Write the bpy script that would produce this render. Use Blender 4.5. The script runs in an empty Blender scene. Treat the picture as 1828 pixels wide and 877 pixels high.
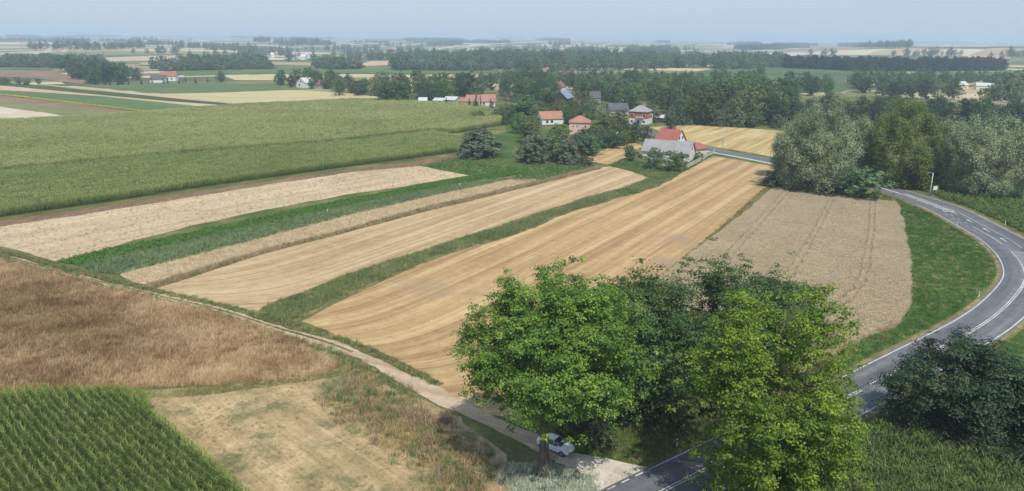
import bpy, bmesh, math, random
import numpy as np
from mathutils import Vector, Matrix
from mathutils.geometry import delaunay_2d_cdt

# ------------------------------------------------------------------ camera, sky, sun, exposure
S = bpy.context.scene
COL = S.collection
F, CAM_H = 1305.0, 44.0                       # focal length in photo pixels (1828 wide), drone height
PITCH, ROLL = math.atan((438.5 - 67) / F), math.radians(0.35)
_f = np.array([0, math.cos(PITCH), -math.sin(PITCH)]); _u = np.array([0, math.sin(PITCH), math.cos(PITCH)]); _r = np.array([1.0, 0, 0])
CR = _r * math.cos(ROLL) + _u * math.sin(ROLL); CU = _u * math.cos(ROLL) - _r * math.sin(ROLL); CF = _f
cam = bpy.data.cameras.new('camera'); camo = bpy.data.objects.new('camera', cam); COL.objects.link(camo)
cam.sensor_width = 36; cam.lens = 36 * F / 1828; cam.clip_start = 0.5; cam.clip_end = 60000
camo.matrix_world = Matrix(((CR[0], CU[0], -CF[0], 0), (CR[1], CU[1], -CF[1], 0), (CR[2], CU[2], -CF[2], CAM_H), (0, 0, 0, 1)))
S.camera = camo

SUN = Vector((0.27, -0.72, 1.2)).normalized()
wd = bpy.data.worlds.new('World'); S.world = wd; wd.use_nodes = True
wn = wd.node_tree.nodes; wl = wd.node_tree.links
bg = wn['Background']; sky = wn.new('ShaderNodeTexSky'); sky.sky_type = 'NISHITA'; sky.sun_disc = False
sky.sun_elevation = math.asin(SUN.z); sky.sun_rotation = math.atan2(SUN.x, SUN.y)
sky.air_density = 1.0; sky.dust_density = 0.6; sky.ozone_density = 2.2; sky.altitude = 200
hazy = wn.new('ShaderNodeMix'); hazy.data_type = 'RGBA'; hazy.inputs[0].default_value = .78; hazy.inputs[7].default_value = (3.75, 4.75, 6.15, 1)   # thin even summer veil over the clear sky
wl.new(sky.outputs[0], hazy.inputs[6]); wl.new(hazy.outputs[2], bg.inputs[0]); bg.inputs[1].default_value = 0.12
sl = bpy.data.lights.new('sun', 'SUN'); slo = bpy.data.objects.new('sun', sl); COL.objects.link(slo)
sl.energy = 3.9; sl.angle = math.radians(0.6); sl.color = (1.0, 0.95, 0.86)
slo.rotation_euler = SUN.to_track_quat('Z', 'Y').to_euler(); slo.location = SUN * 200
S.view_settings.view_transform = 'Standard'; S.view_settings.look = 'None'
S.view_settings.exposure = 0.1; S.view_settings.gamma = 1.0; S.view_settings.use_curve_mapping = False
S.render.engine = 'CYCLES'
cy = S.cycles
cy.use_denoising = True; cy.max_bounces = 6; cy.diffuse_bounces = 3; cy.transmission_bounces = 3; cy.volume_bounces = 1
cy.glossy_bounces = 2; cy.transparent_max_bounces = 4; cy.caustics_reflective = False; cy.caustics_refractive = False

# ------------------------------------------------------------------ terrain
def sstep(a, b, x):
    t = np.clip((x - a) / (b - a), 0, 1); return t * t * (3 - 2 * t)

def gz(x, y):
    x = np.asarray(x, float); y = np.asarray(y, float); r = np.hypot(x, y)
    w = sstep(650, 2200, r)
    z = w * (9.0 * np.sin(x / 480 + 1.3) * np.sin(y / 520 + .4) + 6.0 * np.sin(x / 240 + y / 330) * np.sin(y / 290 - x / 700))
    z = z + 2.6 * np.exp(-((x + 150) / 130) ** 2 - ((y - 330) / 95) ** 2)
    z = z + 20.0 * np.exp(-((x - 1250) / 900) ** 2 - ((y - 2300) / 600) ** 2)
    z = z + sstep(1600, 3600, r) * 10.0 * np.sin(x / 700 + .8) * np.sin(y / 760 + 1.0)
    for bx, by, sx, sy, h in ((-1100, 3300, 520, 380, 19), (350, 3500, 700, 420, 17), (1900, 3300, 600, 420, 18), (-2300, 4300, 700, 520, 22), (-250, 5200, 900, 600, 22), (2600, 4600, 800, 600, 14)):
        z = z + h * np.exp(-((x - bx) / sx) ** 2 - ((y - by) / sy) ** 2)
    az = np.arctan2(x, y)
    far = 24.0 - 34.0 * sstep(-0.05, .55, az) + 7 * np.sin(az * 11 + 1) + 4 * np.sin(az * 27)
    z = z + sstep(4500, 10500, r) * far
    return z

def rays(P):
    P = np.asarray(P, float).reshape(-1, 2)
    return CR[None] * (P[:, :1] - 914) + CU[None] * (438.5 - P[:, 1:]) + CF[None] * F

def at(P):
    """photo pixels -> points on the terrain (n,3)"""
    D = rays(P); D = D / np.linalg.norm(D, axis=1, keepdims=True)
    T = np.geomspace(30, 12500, 240); lo = np.empty(len(D)); hi = np.empty(len(D))
    for k in range(0, len(D), 2000):
        q = D[k:k + 2000, None] * T[None, :, None]; below = (CAM_H + q[..., 2]) < gz(q[..., 0], q[..., 1]); below[:, -1] = True
        i = below.argmax(1); hi[k:k + 2000] = T[i]; lo[k:k + 2000] = T[np.maximum(i - 1, 0)]
    for _ in range(20):
        m = (lo + hi) / 2; q = D * m[:, None]; b = (CAM_H + q[:, 2]) < gz(q[:, 0], q[:, 1])
        hi = np.where(b, m, hi); lo = np.where(b, lo, m)
    q = D * hi[:, None]
    return np.column_stack([q[:, 0], q[:, 1], gz(q[:, 0], q[:, 1])])

def at1(px, py):
    return at([(px, py)])[0]

def height_to(base, py):
    """height of an upright thing at base whose top is on photo row py"""
    lo, hi = 0.0, 80.0
    for _ in range(40):
        m = (lo + hi) / 2; d = np.array([base[0], base[1], base[2] + m - CAM_H])
        row = 438.5 - F * (d @ CU) / (d @ CF)
        if row > py: lo = m
        else: hi = m
    return lo

def px_m(base):
    d = np.array([base[0], base[1], base[2] - CAM_H]); return F / (d @ CF)

# ------------------------------------------------------------------ object helpers
def tag(o, label=None, cat=None, group=None, kind=None):
    if label: o['label'] = label
    if cat: o['category'] = cat
    if group: o['group'] = group
    if kind: o['kind'] = kind
    return o

def link(name, data, parent=None, loc=None, rot=None):
    o = bpy.data.objects.new(name, data); COL.objects.link(o)
    if parent: o.parent = parent
    if loc is not None: o.location = loc
    if rot is not None: o.rotation_euler = (0, 0, rot)
    return o

def empty(name, loc, rot=0, scale=None):
    o = link(name, None, None, loc, rot); o.empty_display_size = 0.5
    if scale is not None: o.scale = scale
    return o

def mesh(name, V, Fc, mat=None, tint=None, smooth=False):
    me = bpy.data.meshes.new(name)
    V = np.asarray(V, np.float32)
    if isinstance(Fc, np.ndarray):
        k = Fc.shape[1]; n = len(Fc)
        me.vertices.add(len(V)); me.vertices.foreach_set('co', V.ravel())
        me.loops.add(n * k); me.loops.foreach_set('vertex_index', Fc.astype(np.int32).ravel())
        me.polygons.add(n); me.polygons.foreach_set('loop_start', np.arange(0, n * k, k, dtype=np.int32))
        me.update(calc_edges=True)
    else:
        me.from_pydata([tuple(map(float, v)) for v in V], [], Fc); me.update()
    if tint is not None:
        a = me.attributes.new('tint', 'FLOAT', 'FACE'); a.data.foreach_set('value', np.asarray(tint, np.float32))
    if smooth: me.polygons.foreach_set('use_smooth', np.ones(len(me.polygons), bool))
    if mat: me.materials.append(mat)
    return me

class MB:
    """collects boxes, prisms and tubes into one mesh"""
    def __init__(s): s.v = []; s.f = []
    def add(s, V, Fc):
        b = len(s.v); s.v += [tuple(map(float, q)) for q in V]; s.f += [tuple(i + b for i in q) for q in Fc]; return s
    def box(s, c, d, rot=0):
        x, y, z = d[0] / 2, d[1] / 2, d[2] / 2; cs, sn = math.cos(rot), math.sin(rot)
        V = [(c[0] + a * x * cs - b * y * sn, c[1] + a * x * sn + b * y * cs, c[2] + e * z) for a, b, e in
             ((-1, -1, -1), (1, -1, -1), (1, 1, -1), (-1, 1, -1), (-1, -1, 1), (1, -1, 1), (1, 1, 1), (-1, 1, 1))]
        return s.add(V, [(0, 3, 2, 1), (4, 5, 6, 7), (0, 1, 5, 4), (1, 2, 6, 5), (2, 3, 7, 6), (3, 0, 4, 7)])
    def tube(s, pts, rad, n=6, cap=True):
        pts = [Vector(p) for p in pts]; b = len(s.v)
        for i, p in enumerate(pts):
            d = (pts[min(i + 1, len(pts) - 1)] - pts[max(i - 1, 0)]).normalized()
            a = d.orthogonal().normalized() if abs(d.z) < .95 else Vector((1, 0, 0)); a = (a - d * a.dot(d)).normalized(); c = d.cross(a)
            for k in range(n):
                t = 2 * math.pi * k / n; q = p + (a * math.cos(t) + c * math.sin(t)) * rad[i]; s.v.append(tuple(q))
        for i in range(len(pts) - 1):
            for k in range(n):
                s.f.append((b + i * n + k, b + i * n + (k + 1) % n, b + (i + 1) * n + (k + 1) % n, b + (i + 1) * n + k))
        if cap: s.f.append(tuple(b + (len(pts) - 1) * n + k for k in range(n))); s.f.append(tuple(b + k for k in range(n))[::-1])
        return s
    def mesh(s, name, mat, smooth=False): return mesh(name, s.v, s.f, mat, smooth=smooth)
    def build(s, name, mat, parent=None, smooth=False): return link(name, s.mesh(name, mat, smooth), parent)

# ------------------------------------------------------------------ materials
def lin(c):
    return tuple((v / 12.92 if v <= .04045 else ((v + .055) / 1.055) ** 2.4) for v in c[:3]) + (1,)

class NT:
    def __init__(s, name):
        s.m = bpy.data.materials.new(name); s.m.use_nodes = True; s.t = s.m.node_tree; s.t.nodes.clear()
        s.out = s.t.nodes.new('ShaderNodeOutputMaterial')
    def n(s, typ, ins=None, **kw):
        nd = s.t.nodes.new('ShaderNode' + typ)
        for k, v in kw.items(): setattr(nd, k, v)
        for k, v in (ins or {}).items(): s.put(nd.inputs[k], v)
        return nd
    def put(s, sock, v):
        if isinstance(v, bpy.types.NodeSocket): s.t.links.new(v, sock)
        elif isinstance(v, bpy.types.Node): s.t.links.new(v.outputs[0], sock)
        else: sock.default_value = v
    def math(s, op, a, b=0.0, c=None, clamp=False):
        nd = s.n('Math', operation=op, use_clamp=clamp); s.put(nd.inputs[0], a); s.put(nd.inputs[1], b)
        if c is not None: s.put(nd.inputs[2], c)
        return nd.outputs[0]
    def noise(s, vec, scale, detail=3, rough=.55, dist=0):
        return s.n('TexNoise', {'Vector': vec, 'Scale': scale, 'Detail': detail, 'Roughness': rough, 'Distortion': dist}).outputs[0]
    def mapv(s, vec, scale, loc=(0, 0, 0)):
        return s.n('Mapping', {'Vector': vec, 'Scale': scale, 'Location': loc}).outputs[0]
    def ramp(s, fac, stops, interp='LINEAR'):
        r = s.n('ValToRGB', {'Fac': fac}); cr = r.color_ramp; cr.interpolation = interp
        while len(cr.elements) < len(stops): cr.elements.new(.5)
        for e, (p, c) in zip(cr.elements, stops): e.position = p; e.color = tuple(c[:3]) + (1,)
        return r.outputs[0]
    def mix(s, f, a, b, mode='MIX'):
        nd = s.n('Mix', data_type='RGBA', blend_type=mode); s.put(nd.inputs[0], f); s.put(nd.inputs[6], a); s.put(nd.inputs[7], b)
        return nd.outputs[2]
    def pos(s): return s.n('NewGeometry').outputs['Position']
    def finish(s, color, rough=.8, bump=None, bstr=.4, bdist=.1, spec=.25, metal=0, trans=0):
        p = s.n('BsdfPrincipled', {'Base Color': color, 'Roughness': rough, 'Specular IOR Level': spec, 'Metallic': metal})
        if bump is not None:
            b = s.n('Bump', {'Height': bump, 'Strength': bstr, 'Distance': bdist}); s.put(p.inputs['Normal'], b)
        sh = p.outputs[0]
        if trans:
            t = s.n('BsdfTranslucent', {'Color': color}); m = s.n('MixShader', {0: trans}); s.put(m.inputs[1], sh); s.put(m.inputs[2], t); sh = m.outputs[0]
        s.put(s.out.inputs[0], sh); return s.m

def c4(*c): return tuple(c) + (1,)

def plain(name, col, rough=.7, var=.12, scale=3.0, spec=.3, metal=0, bump=0):
    N = NT(name); p = N.pos()
    v = N.noise(p, scale, 4); v2 = N.noise(p, scale * .13, 3)
    f = N.math('MULTIPLY_ADD', v, .6, N.math('MULTIPLY', v2, .4))
    a = tuple(max(0, q * (1 - var * 1.6)) for q in col); b = tuple(min(1, q * (1 + var * 1.6)) for q in col)
    return N.finish(N.ramp(f, [(.3, a), (.7, b)]), rough, v if bump else None, bump, .05, spec, metal)

def field_mat(name, ca, cb, cc, streak=.6, mott=.35, fine=.25, across=(.9, .22), patch=None, bump=.5, mscale=.03, fscale=3.0, wave=None):
    """a field surface: streaks along the working direction (rowuv), mottling, fine grain; ca dark, cb middle, cc pale"""
    N = NT(name); p = N.pos(); uv = N.n('Attribute', attribute_name='rowuv').outputs['Vector']
    s1 = N.noise(N.mapv(uv, (.03, across[0], 1)), 1.0, 5, .6, .3)
    s2 = N.noise(N.mapv(uv, (.006, across[1], 1), (7, 3, 0)), 1.0, 4, .55, .2)
    mo = N.noise(p, mscale, 5, .6); fi = N.noise(N.mapv(uv, (.5, 1.6, 1)), fscale, 3, .7); fi2 = N.noise(p, .45, 4, .7)
    tot = 2 * streak + mott + 2 * fine
    f = N.math('MULTIPLY', s1, streak / tot)
    for q, w in ((s2, streak), (mo, mott), (fi, fine), (fi2, fine)): f = N.math('MULTIPLY_ADD', q, w / tot, f)
    if wave:
        wv = N.n('TexWave', {'Vector': N.mapv(uv, (0.0, 1, 1)), 'Scale': wave[0], 'Distortion': 0.0}, bands_direction='Y').outputs[1]
        wob = N.math('MULTIPLY', N.math('SUBTRACT', wv, .5), N.math('MULTIPLY', s2, wave[1] * 2)); f = N.math('ADD', f, wob)
    col = N.ramp(f, [(.41, ca), (.5, cb), (.59, cc)])
    if wave:
        tk = N.n('TexWave', {'Vector': N.mapv(uv, (0.0, 1, 1), (0, 1.3, 0)), 'Scale': wave[0] * .55, 'Distortion': 0.0}, bands_direction='Y').outputs[1]
        tk = N.math('MULTIPLY', N.ramp(tk, [(.985, (0, 0, 0)), (1.0, (1, 1, 1))]), N.math('MULTIPLY', s1, .75)); col = N.mix(tk, col, tuple(q * .55 for q in ca) + (1,))
    if patch:
        pm = N.noise(N.mapv(p, (1, 1, 1), (31, 17, 0)), patch[1], 5, .65)
        col = N.mix(N.ramp(pm, [(patch[2], (0, 0, 0)), (patch[2] + .1, (1, 1, 1))]), col, patch[0] + (1,))
    h = N.math('ADD', N.math('MULTIPLY', s1, .6), N.math('ADD', fi, fi2))
    return N.finish(col, .9, h, bump, .25, .1)

def plant_mat(name, cols, ns=.06, wt=.45, wi=.25, wn=.5, trans=.25, rough=.6, spec=.25, ramp=(.28, .5, .72)):
    """foliage: colour from each blade's own tint, the instance and a broad patchiness over the ground"""
    N = NT(name); t = N.n('Attribute', attribute_name='tint').outputs['Fac']; r = N.n('ObjectInfo').outputs['Random']
    no = N.noise(N.pos(), ns, 4, .6)
    tot = wt + wi + wn
    f = N.math('MULTIPLY', t, wt / tot); f = N.math('MULTIPLY_ADD', r, wi / tot, f); f = N.math('MULTIPLY_ADD', no, wn / tot, f)
    col = N.ramp(f, list(zip(ramp, cols)))
    return N.finish(col, rough, trans=trans, spec=spec)

def leaf_mat(name, ca, cb, cc, trans=.35, hue=.0, rough=.5, spec=.3):
    N = NT(name); t = N.n('Attribute', attribute_name='tint').outputs['Fac']; r = N.n('ObjectInfo').outputs['Random']
    col = N.ramp(t, [(.05, ca), (.5, cb), (.95, cc)])
    if hue:
        h = N.n('HueSaturation', {'Hue': N.math('MULTIPLY_ADD', r, hue, .5 - hue * .5), 'Value': N.math('MULTIPLY_ADD', N.math('FRACT', N.math('MULTIPLY', r, 7.13)), .7, .62), 'Saturation': N.math('MULTIPLY_ADD', N.math('FRACT', N.math('MULTIPLY', r, 3.7)), .35, .75), 'Color': col})
        col = h.outputs[0]
    return N.finish(col, rough, trans=trans, spec=spec)

def bark_mat(name, a, b):
    N = NT(name); p = N.pos(); v = N.noise(N.mapv(p, (1, 1, .18)), 6, 5, .7, .4)
    return N.finish(N.ramp(v, [(.35, a), (.65, b)]), .9, v, .8, .08, .1)

M = {}
STRAW = [(.27, .165, .07), (.43, .28, .125), (.56, .40, .21)]
M['bark'] = bark_mat('bark', (.07, .055, .04), (.20, .17, .135))
M['bark_dark'] = bark_mat('bark_dark', (.03, .024, .018), (.085, .07, .055))
M['white'] = plain('white_paint', (.78, .78, .76), .6, .04, 1.0)
M['concrete'] = plain('concrete', (.5, .49, .45), .85, .1, 2.0, bump=.2)

# ------------------------------------------------------------------ the ground and its far parcels
def ground_material():
    N = NT('ground_land'); p = N.pos()
    dist = N.noise(p, .0011, 3); pw = N.n('VectorMath', {0: p, 1: N.n('VectorMath', {0: N.n('TexNoise', {'Vector': p, 'Scale': .0016, 'Detail': 2.0}).outputs[1], 1: (160, 160, 0)}, operation='MULTIPLY').outputs[0]}, operation='ADD').outputs[0]
    vo = N.n('TexVoronoi', {'Vector': pw, 'Scale': .0022, 'Randomness': .9}, voronoi_dimensions='2D'); cell = vo.outputs['Color']
    sx = N.n('SeparateColor', {0: cell}); ang = N.math('MULTIPLY', sx.outputs[0], 3.14)
    rv = N.n('VectorRotate', {'Vector': pw, 'Angle': ang}, rotation_type='Z_AXIS').outputs[0]
    sep = N.n('SeparateXYZ', {0: rv})
    a = N.math('FLOOR', N.math('MULTIPLY', sep.outputs[0], N.math('MULTIPLY_ADD', sx.outputs[1], .018, .008)))
    b = N.math('FLOOR', N.math('MULTIPLY', sep.outputs[1], N.math('MULTIPLY_ADD', sx.outputs[2], .003, .0022)))
    cv = N.n('CombineXYZ', {0: a, 1: b, 2: N.math('MULTIPLY', sx.outputs[0], 57.0)})
    wn_ = N.n('TexWhiteNoise', {'Vector': cv}, noise_dimensions='3D').outputs[0]
    far = N.ramp(wn_, [(0, (.075, .105, .04)), (.16, (.20, .20, .09)), (.30, (.46, .34, .20)), (.44, (.11, .145, .055)), (.55, (.56, .47, .31)), (.66, (.065, .10, .035)), (.76, (.40, .29, .17)), (.84, (.17, .18, .08)), (.92, (.62, .52, .36))], 'CONSTANT')
    n1 = N.noise(p, .02, 4); far = N.mix(.2, far, N.ramp(n1, [(.3, (.08, .09, .04)), (.7, (.42, .36, .2))]), 'MIX')
    g1 = N.noise(p, .09, 6, .65); g2 = N.noise(p, 2.2, 4, .7)
    near = N.ramp(N.math('MULTIPLY_ADD', g1, .65, N.math('MULTIPLY', g2, .35)), [(.34, (.05, .075, .02)), (.5, (.105, .125, .038)), (.66, (.24, .2, .085))])
    yy = N.n('SeparateXYZ', {0: p}).outputs[1]; r = N.n('VectorMath', {0: p}, operation='LENGTH').outputs['Value']
    k = N.ramp(N.math('MULTIPLY', r, .001), [(.62, (0, 0, 0)), (.70, (1, 1, 1))])
    return N.finish(N.mix(k, near, far), .95, g2, .4, .12, .1)

def build_ground():
    rr = np.concatenate([[0.0, 8, 16, 24], np.geomspace(30, 14000, 300)])
    aa = np.concatenate([np.radians(np.arange(-62, 62.01, .5)), np.radians(np.arange(66, 298, 4.0))])
    R_, A_ = np.meshgrid(rr, aa, indexing='ij'); X = R_ * np.sin(A_); Y = R_ * np.cos(A_)
    V = np.column_stack([X.ravel(), Y.ravel(), gz(X, Y).ravel()]); n = len(aa); m = len(rr)
    i, j = np.meshgrid(np.arange(m - 1), np.arange(n), indexing='ij'); j2 = (j + 1) % n
    Q = np.column_stack([(i * n + j).ravel(), (i * n + j2).ravel(), ((i + 1) * n + j2).ravel(), ((i + 1) * n + j).ravel()])[:, ::-1]
    tag(link('ground', mesh('ground', V, Q.copy(), ground_material())), 'farmland ground with patchwork of distant fields reaching the horizon', 'ground', kind='structure')
build_ground()

# ------------------------------------------------------------------ field sheets
def inside(poly, X, Y):
    c = np.zeros(X.shape, bool); n = len(poly)
    for i in range(n):
        x1, y1 = poly[i]; x2, y2 = poly[(i + 1) % n]
        if y1 == y2: continue
        k = ((y1 > Y) != (y2 > Y)) & (X < (x2 - x1) * (Y - y1) / (y2 - y1) + x1); c ^= k
    return c

def edge_dist(poly, X, Y):
    d = np.full(X.shape, 1e9); n = len(poly)
    for i in range(n):
        a = np.array(poly[i]); b = np.array(poly[(i + 1) % n]); ab = b - a; L = ab @ ab + 1e-9
        t = np.clip(((X - a[0]) * ab[0] + (Y - a[1]) * ab[1]) / L, 0, 1)
        d = np.minimum(d, np.hypot(X - a[0] - t * ab[0], Y - a[1] - t * ab[1]))
    return d

def wpoly(px):
    """pixel outline (densified) -> world outline"""
    q = []
    for i in range(len(px)):
        a = np.array(px[i], float); b = np.array(px[(i + 1) % len(px)], float); k = max(1, int(np.hypot(*(b - a)) / 40))
        q += [a + (b - a) * t / k for t in range(k)]
    return at(q)[:, :2]

def wobble(poly, amp, seed, step=2.0):
    """ragged natural edge: subdivide and push points about"""
    rng = np.random.default_rng(seed); out = []
    for i in range(len(poly)):
        a = np.array(poly[i]); b = np.array(poly[(i + 1) % len(poly)]); L = np.hypot(*(b - a)); k = max(1, min(60, int(L / step)))
        for t in range(k): out.append(a + (b - a) * t / k)
    out = np.array(out); n = rng.normal(size=out.shape); n = (n + np.roll(n, 1, 0) + np.roll(n, -1, 0)) / 1.7
    return out + n * amp

def sheet_geo(poly, z, grid):
    poly = np.asarray(poly); x0, y0 = poly.min(0); x1, y1 = poly.max(0)
    gx, gy = np.meshgrid(np.arange(x0 + grid / 2, x1, grid), np.arange(y0 + grid / 2, y1, grid)); gx = gx.ravel(); gy = gy.ravel()
    ok = inside(poly, gx, gy); gx = gx[ok]; gy = gy[ok]
    if len(gx): ok = edge_dist(poly, gx, gy) > grid * .3; gx = gx[ok]; gy = gy[ok]
    pts = [Vector(p) for p in poly] + [Vector(p) for p in zip(gx, gy)]; n = len(poly)
    v, e, f, *_ = delaunay_2d_cdt(pts, [(i, (i + 1) % n) for i in range(n)], [list(range(n))], 2, 1e-4)
    v = np.array([tuple(q) for q in v]); tri = np.array([q for q in f if len(q) == 3], int)
    ar = (v[tri[:, 1]] - v[tri[:, 0]]); br = (v[tri[:, 2]] - v[tri[:, 0]]); neg = ar[:, 0] * br[:, 1] - ar[:, 1] * br[:, 0] < 0
    tri[neg] = tri[neg][:, ::-1]
    r = np.hypot(v[:, 0], v[:, 1])
    return np.column_stack([v, gz(v[:, 0], v[:, 1]) + z + np.maximum(0, r - 400) * .0006]), tri

def rowdir(pa, pb):
    q = at([pa, pb]); d = (q[1] - q[0])[:2]; return d / np.linalg.norm(d)

GN = {}
def scatter_group(protos, key):
    if key in GN: return GN[key]
    c = bpy.data.collections.new('plants_' + key)
    for i, me in enumerate(protos):
        o = bpy.data.objects.new('%s_%02d' % (key, i), me); c.objects.link(o)
    g = bpy.data.node_groups.new('scatter_' + key, 'GeometryNodeTree')
    g.interface.new_socket('Geometry', in_out='INPUT', socket_type='NodeSocketGeometry'); g.interface.new_socket('Geometry', in_out='OUTPUT', socket_type='NodeSocketGeometry')
    nd = g.nodes; L = g.links
    gi = nd.new('NodeGroupInput'); go = nd.new('NodeGroupOutput'); ip = nd.new('GeometryNodeInstanceOnPoints'); ci = nd.new('GeometryNodeCollectionInfo')
    ci.inputs['Collection'].default_value = c; ci.inputs['Separate Children'].default_value = True; ci.inputs['Reset Children'].default_value = True
    def na(nm, ty):
        q = nd.new('GeometryNodeInputNamedAttribute'); q.data_type = ty; q.inputs['Name'].default_value = nm; return q.outputs['Attribute']
    L.new(gi.outputs[0], ip.inputs['Points']); L.new(na('pt', 'BOOLEAN'), ip.inputs['Selection']); L.new(ci.outputs[0], ip.inputs['Instance'])
    ip.inputs['Pick Instance'].default_value = True; L.new(na('vid', 'INT'), ip.inputs['Instance Index'])
    cx = nd.new('ShaderNodeCombineXYZ'); L.new(na('rot', 'FLOAT'), cx.inputs[2]); L.new(cx.outputs[0], ip.inputs['Rotation'])
    L.new(na('scl', 'FLOAT'), ip.inputs['Scale'])
    jo = nd.new('GeometryNodeJoinGeometry'); L.new(gi.outputs[0], jo.inputs[0]); L.new(ip.outputs[0], jo.inputs[0]); L.new(jo.outputs[0], go.inputs[0])
    GN[key] = g; return g

def field(name, poly, mat, label, cat, kind='structure', z=.02, grid=6.0, d=(0, 1), plants=None, pts=None, curve=None, world=False, wob=None, group=None):
    """a field sheet on the terrain; pts = (xy, rot, scale, variant) puts plants on it"""
    P = np.asarray(poly, float) if world else wpoly(poly)
    if wob: P = wobble(P, wob[0], wob[1])
    V, T = sheet_geo(P, z, grid); n0 = len(V)
    if pts is not None:
        xy, ro, sc, vi = pts; V = np.vstack([V, np.column_stack([xy, gz(xy[:, 0], xy[:, 1]) + z])])
    me = mesh(name, V, T, mat)
    along = V[:, 0] * d[0] + V[:, 1] * d[1]; acr = V[:, 0] * d[1] - V[:, 1] * d[0]
    if curve is not None: along, acr = curve(V, along, acr)
    a = me.attributes.new('rowuv', 'FLOAT_VECTOR', 'POINT'); a.data.foreach_set('vector', np.column_stack([along, acr, np.zeros(len(V))]).astype(np.float32).ravel())
    o = link(name, me)
    if pts is not None:
        k = len(V)
        def at_(nm, ty, fill, val):
            q = np.full(k, fill, np.float32 if ty == 'FLOAT' else np.int32); q[n0:] = val
            x = me.attributes.new(nm, ty, 'POINT'); x.data.foreach_set('value', q.astype(bool) if ty == 'BOOLEAN' else q)
        at_('pt', 'BOOLEAN', 0, 1); at_('rot', 'FLOAT', 0, ro); at_('scl', 'FLOAT', 1, sc); at_('vid', 'INT', 0, vi)
        md = o.modifiers.new('plants', 'NODES'); md.node_group = plants
    return tag(o, label, cat, group, kind)

def spread(P, gap, d=None, jit=.5, seed=0, sc=(.8, 1.2), nv=4, row=None, keep=None, edge=None, turn=None, smooth_turn=None):
    """points over outline P: rows along d (row = gap between rows) or a jittered grid"""
    rng = np.random.default_rng(seed); P = np.asarray(P)
    d = np.array(d if d is not None else (1, 0), float); n = np.array([d[1], -d[0]]); u = P @ d; v = P @ n; row = row or gap
    U, Vv = np.meshgrid(np.arange(u.min(), u.max(), gap), np.arange(v.min(), v.max(), row)); U = U.ravel(); Vv = Vv.ravel()
    U = U + rng.uniform(-jit, jit, len(U)) * gap; Vv = Vv + rng.uniform(-jit, jit, len(U)) * row * (1.0 if row == gap else .22)
    X = U * d[0] + Vv * n[0]; Y = U * d[1] + Vv * n[1]
    ok = inside(P, X, Y)
    if keep is not None: ok &= keep(X, Y, rng)
    X = X[ok]; Y = Y[ok]; k = len(X); vi = rng.integers(0, nv, k)
    if edge: e = edge_dist(P, X, Y) < edge[0]; vi[e] = edge[1] + rng.integers(0, edge[2], e.sum())
    ro = rng.uniform(0, 6.283, k) if turn is None else turn(X, Y) + rng.normal(0, .35, k) if callable(turn) else turn + rng.choice([0, math.pi], k) + rng.normal(0, .06, k)
    return np.column_stack([X, Y]), ro, rng.uniform(sc[0], sc[1], k), vi

# plants as strips of blades
def strips(B, az, L, a0, a1, w, seg=2, tip=.12, tint=None, rng=None):
    """blades from base points B: heading az, lean a0 at the root bending to a1 at the tip"""
    n = len(B); pts = [B.copy()]; h = np.column_stack([np.cos(az), np.sin(az)]); side = np.column_stack([-np.sin(az), np.cos(az), np.zeros(n)])
    for k in range(seg):
        a = a0 + (a1 - a0) * (k + .5) / seg; q = pts[-1].copy(); st = L / seg
        q[:, :2] += h * (np.sin(a) * st)[:, None]; q[:, 2] += np.cos(a) * st; pts.append(q)
    V = np.zeros((n, seg + 1, 2, 3))
    for k in range(seg + 1):
        t = k / seg; ww = w * ((.55 + 1.35 * t - 1.9 * t * t) if tip == 'leaf' else (1 - (1 - tip) * t)); ww = np.maximum(ww, .02 * w)
        V[:, k, 0] = pts[k] - side * ww[:, None] / 2; V[:, k, 1] = pts[k] + side * ww[:, None] / 2
    i = np.arange(n)[:, None] * (seg + 1) * 2 + np.arange(seg)[None] * 2
    Q = np.stack([i, i + 1, i + 3, i + 2], -1).reshape(-1, 4)
    return V.reshape(-1, 3), Q, np.repeat(tint if tint is not None else np.random.default_rng(1).random(n), seg)

def joinparts(parts):
    V, Q, T = [], [], []; b = 0
    for v, q, t in parts: V.append(v); Q.append(q + b); T.append(t); b += len(v)
    return np.vstack(V), np.vstack(Q), np.concatenate(T)

def fade(P, w=2.0, dens=1.0):
    return lambda X, Y, r: r.random(len(X)) < dens * np.clip(edge_dist(P, X, Y) / w, .12, 1)

def tuft(seed, n, size, h, w, mat, lean=.5, tip=.12, hv=.35, square=False, tlo=0., thi=1., comb=None):
    rng = np.random.default_rng(seed)
    if square: B = np.column_stack([rng.uniform(-size, size, n), rng.uniform(-size, size, n), np.zeros(n)])
    else: B = np.column_stack([rng.normal(0, size * .5, n), rng.normal(0, size * .5, n), np.zeros(n)])
    L = h * rng.uniform(1 - hv, 1 + hv, n); a0 = np.abs(rng.normal(0, lean * .4, n)); a1 = a0 + np.abs(rng.normal(0, lean, n))
    v, q, t = strips(B, rng.uniform(0, 6.283, n) if comb is None else rng.normal(0, comb, n), L, a0, a1, w * rng.uniform(.7, 1.3, n), 2, tip, rng.uniform(tlo, thi, n))
    return mesh('tuft', v, q, mat, t)

def leafy(seed, n, size, h, leaf, mat, asp=.7):
    """low leafy clump: leaf blades spread through a dome"""
    rng = np.random.default_rng(seed); th = rng.uniform(0, 6.283, n); r = np.sqrt(rng.random(n)) * size; zz = h * (1 - (r / size) ** 2 * .6) * rng.uniform(.35, 1.0, n)
    C = np.column_stack([r * np.cos(th), r * np.sin(th), zz]); N_ = np.column_stack([np.cos(th) * r / size, np.sin(th) * r / size, np.full(n, 1.0)]) + rng.normal(0, .55, (n, 3))
    v, q, t = leaves(C, N_, leaf * rng.uniform(.7, 1.3, n), asp, rng); return mesh('leafy', v, q, mat, t)

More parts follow.
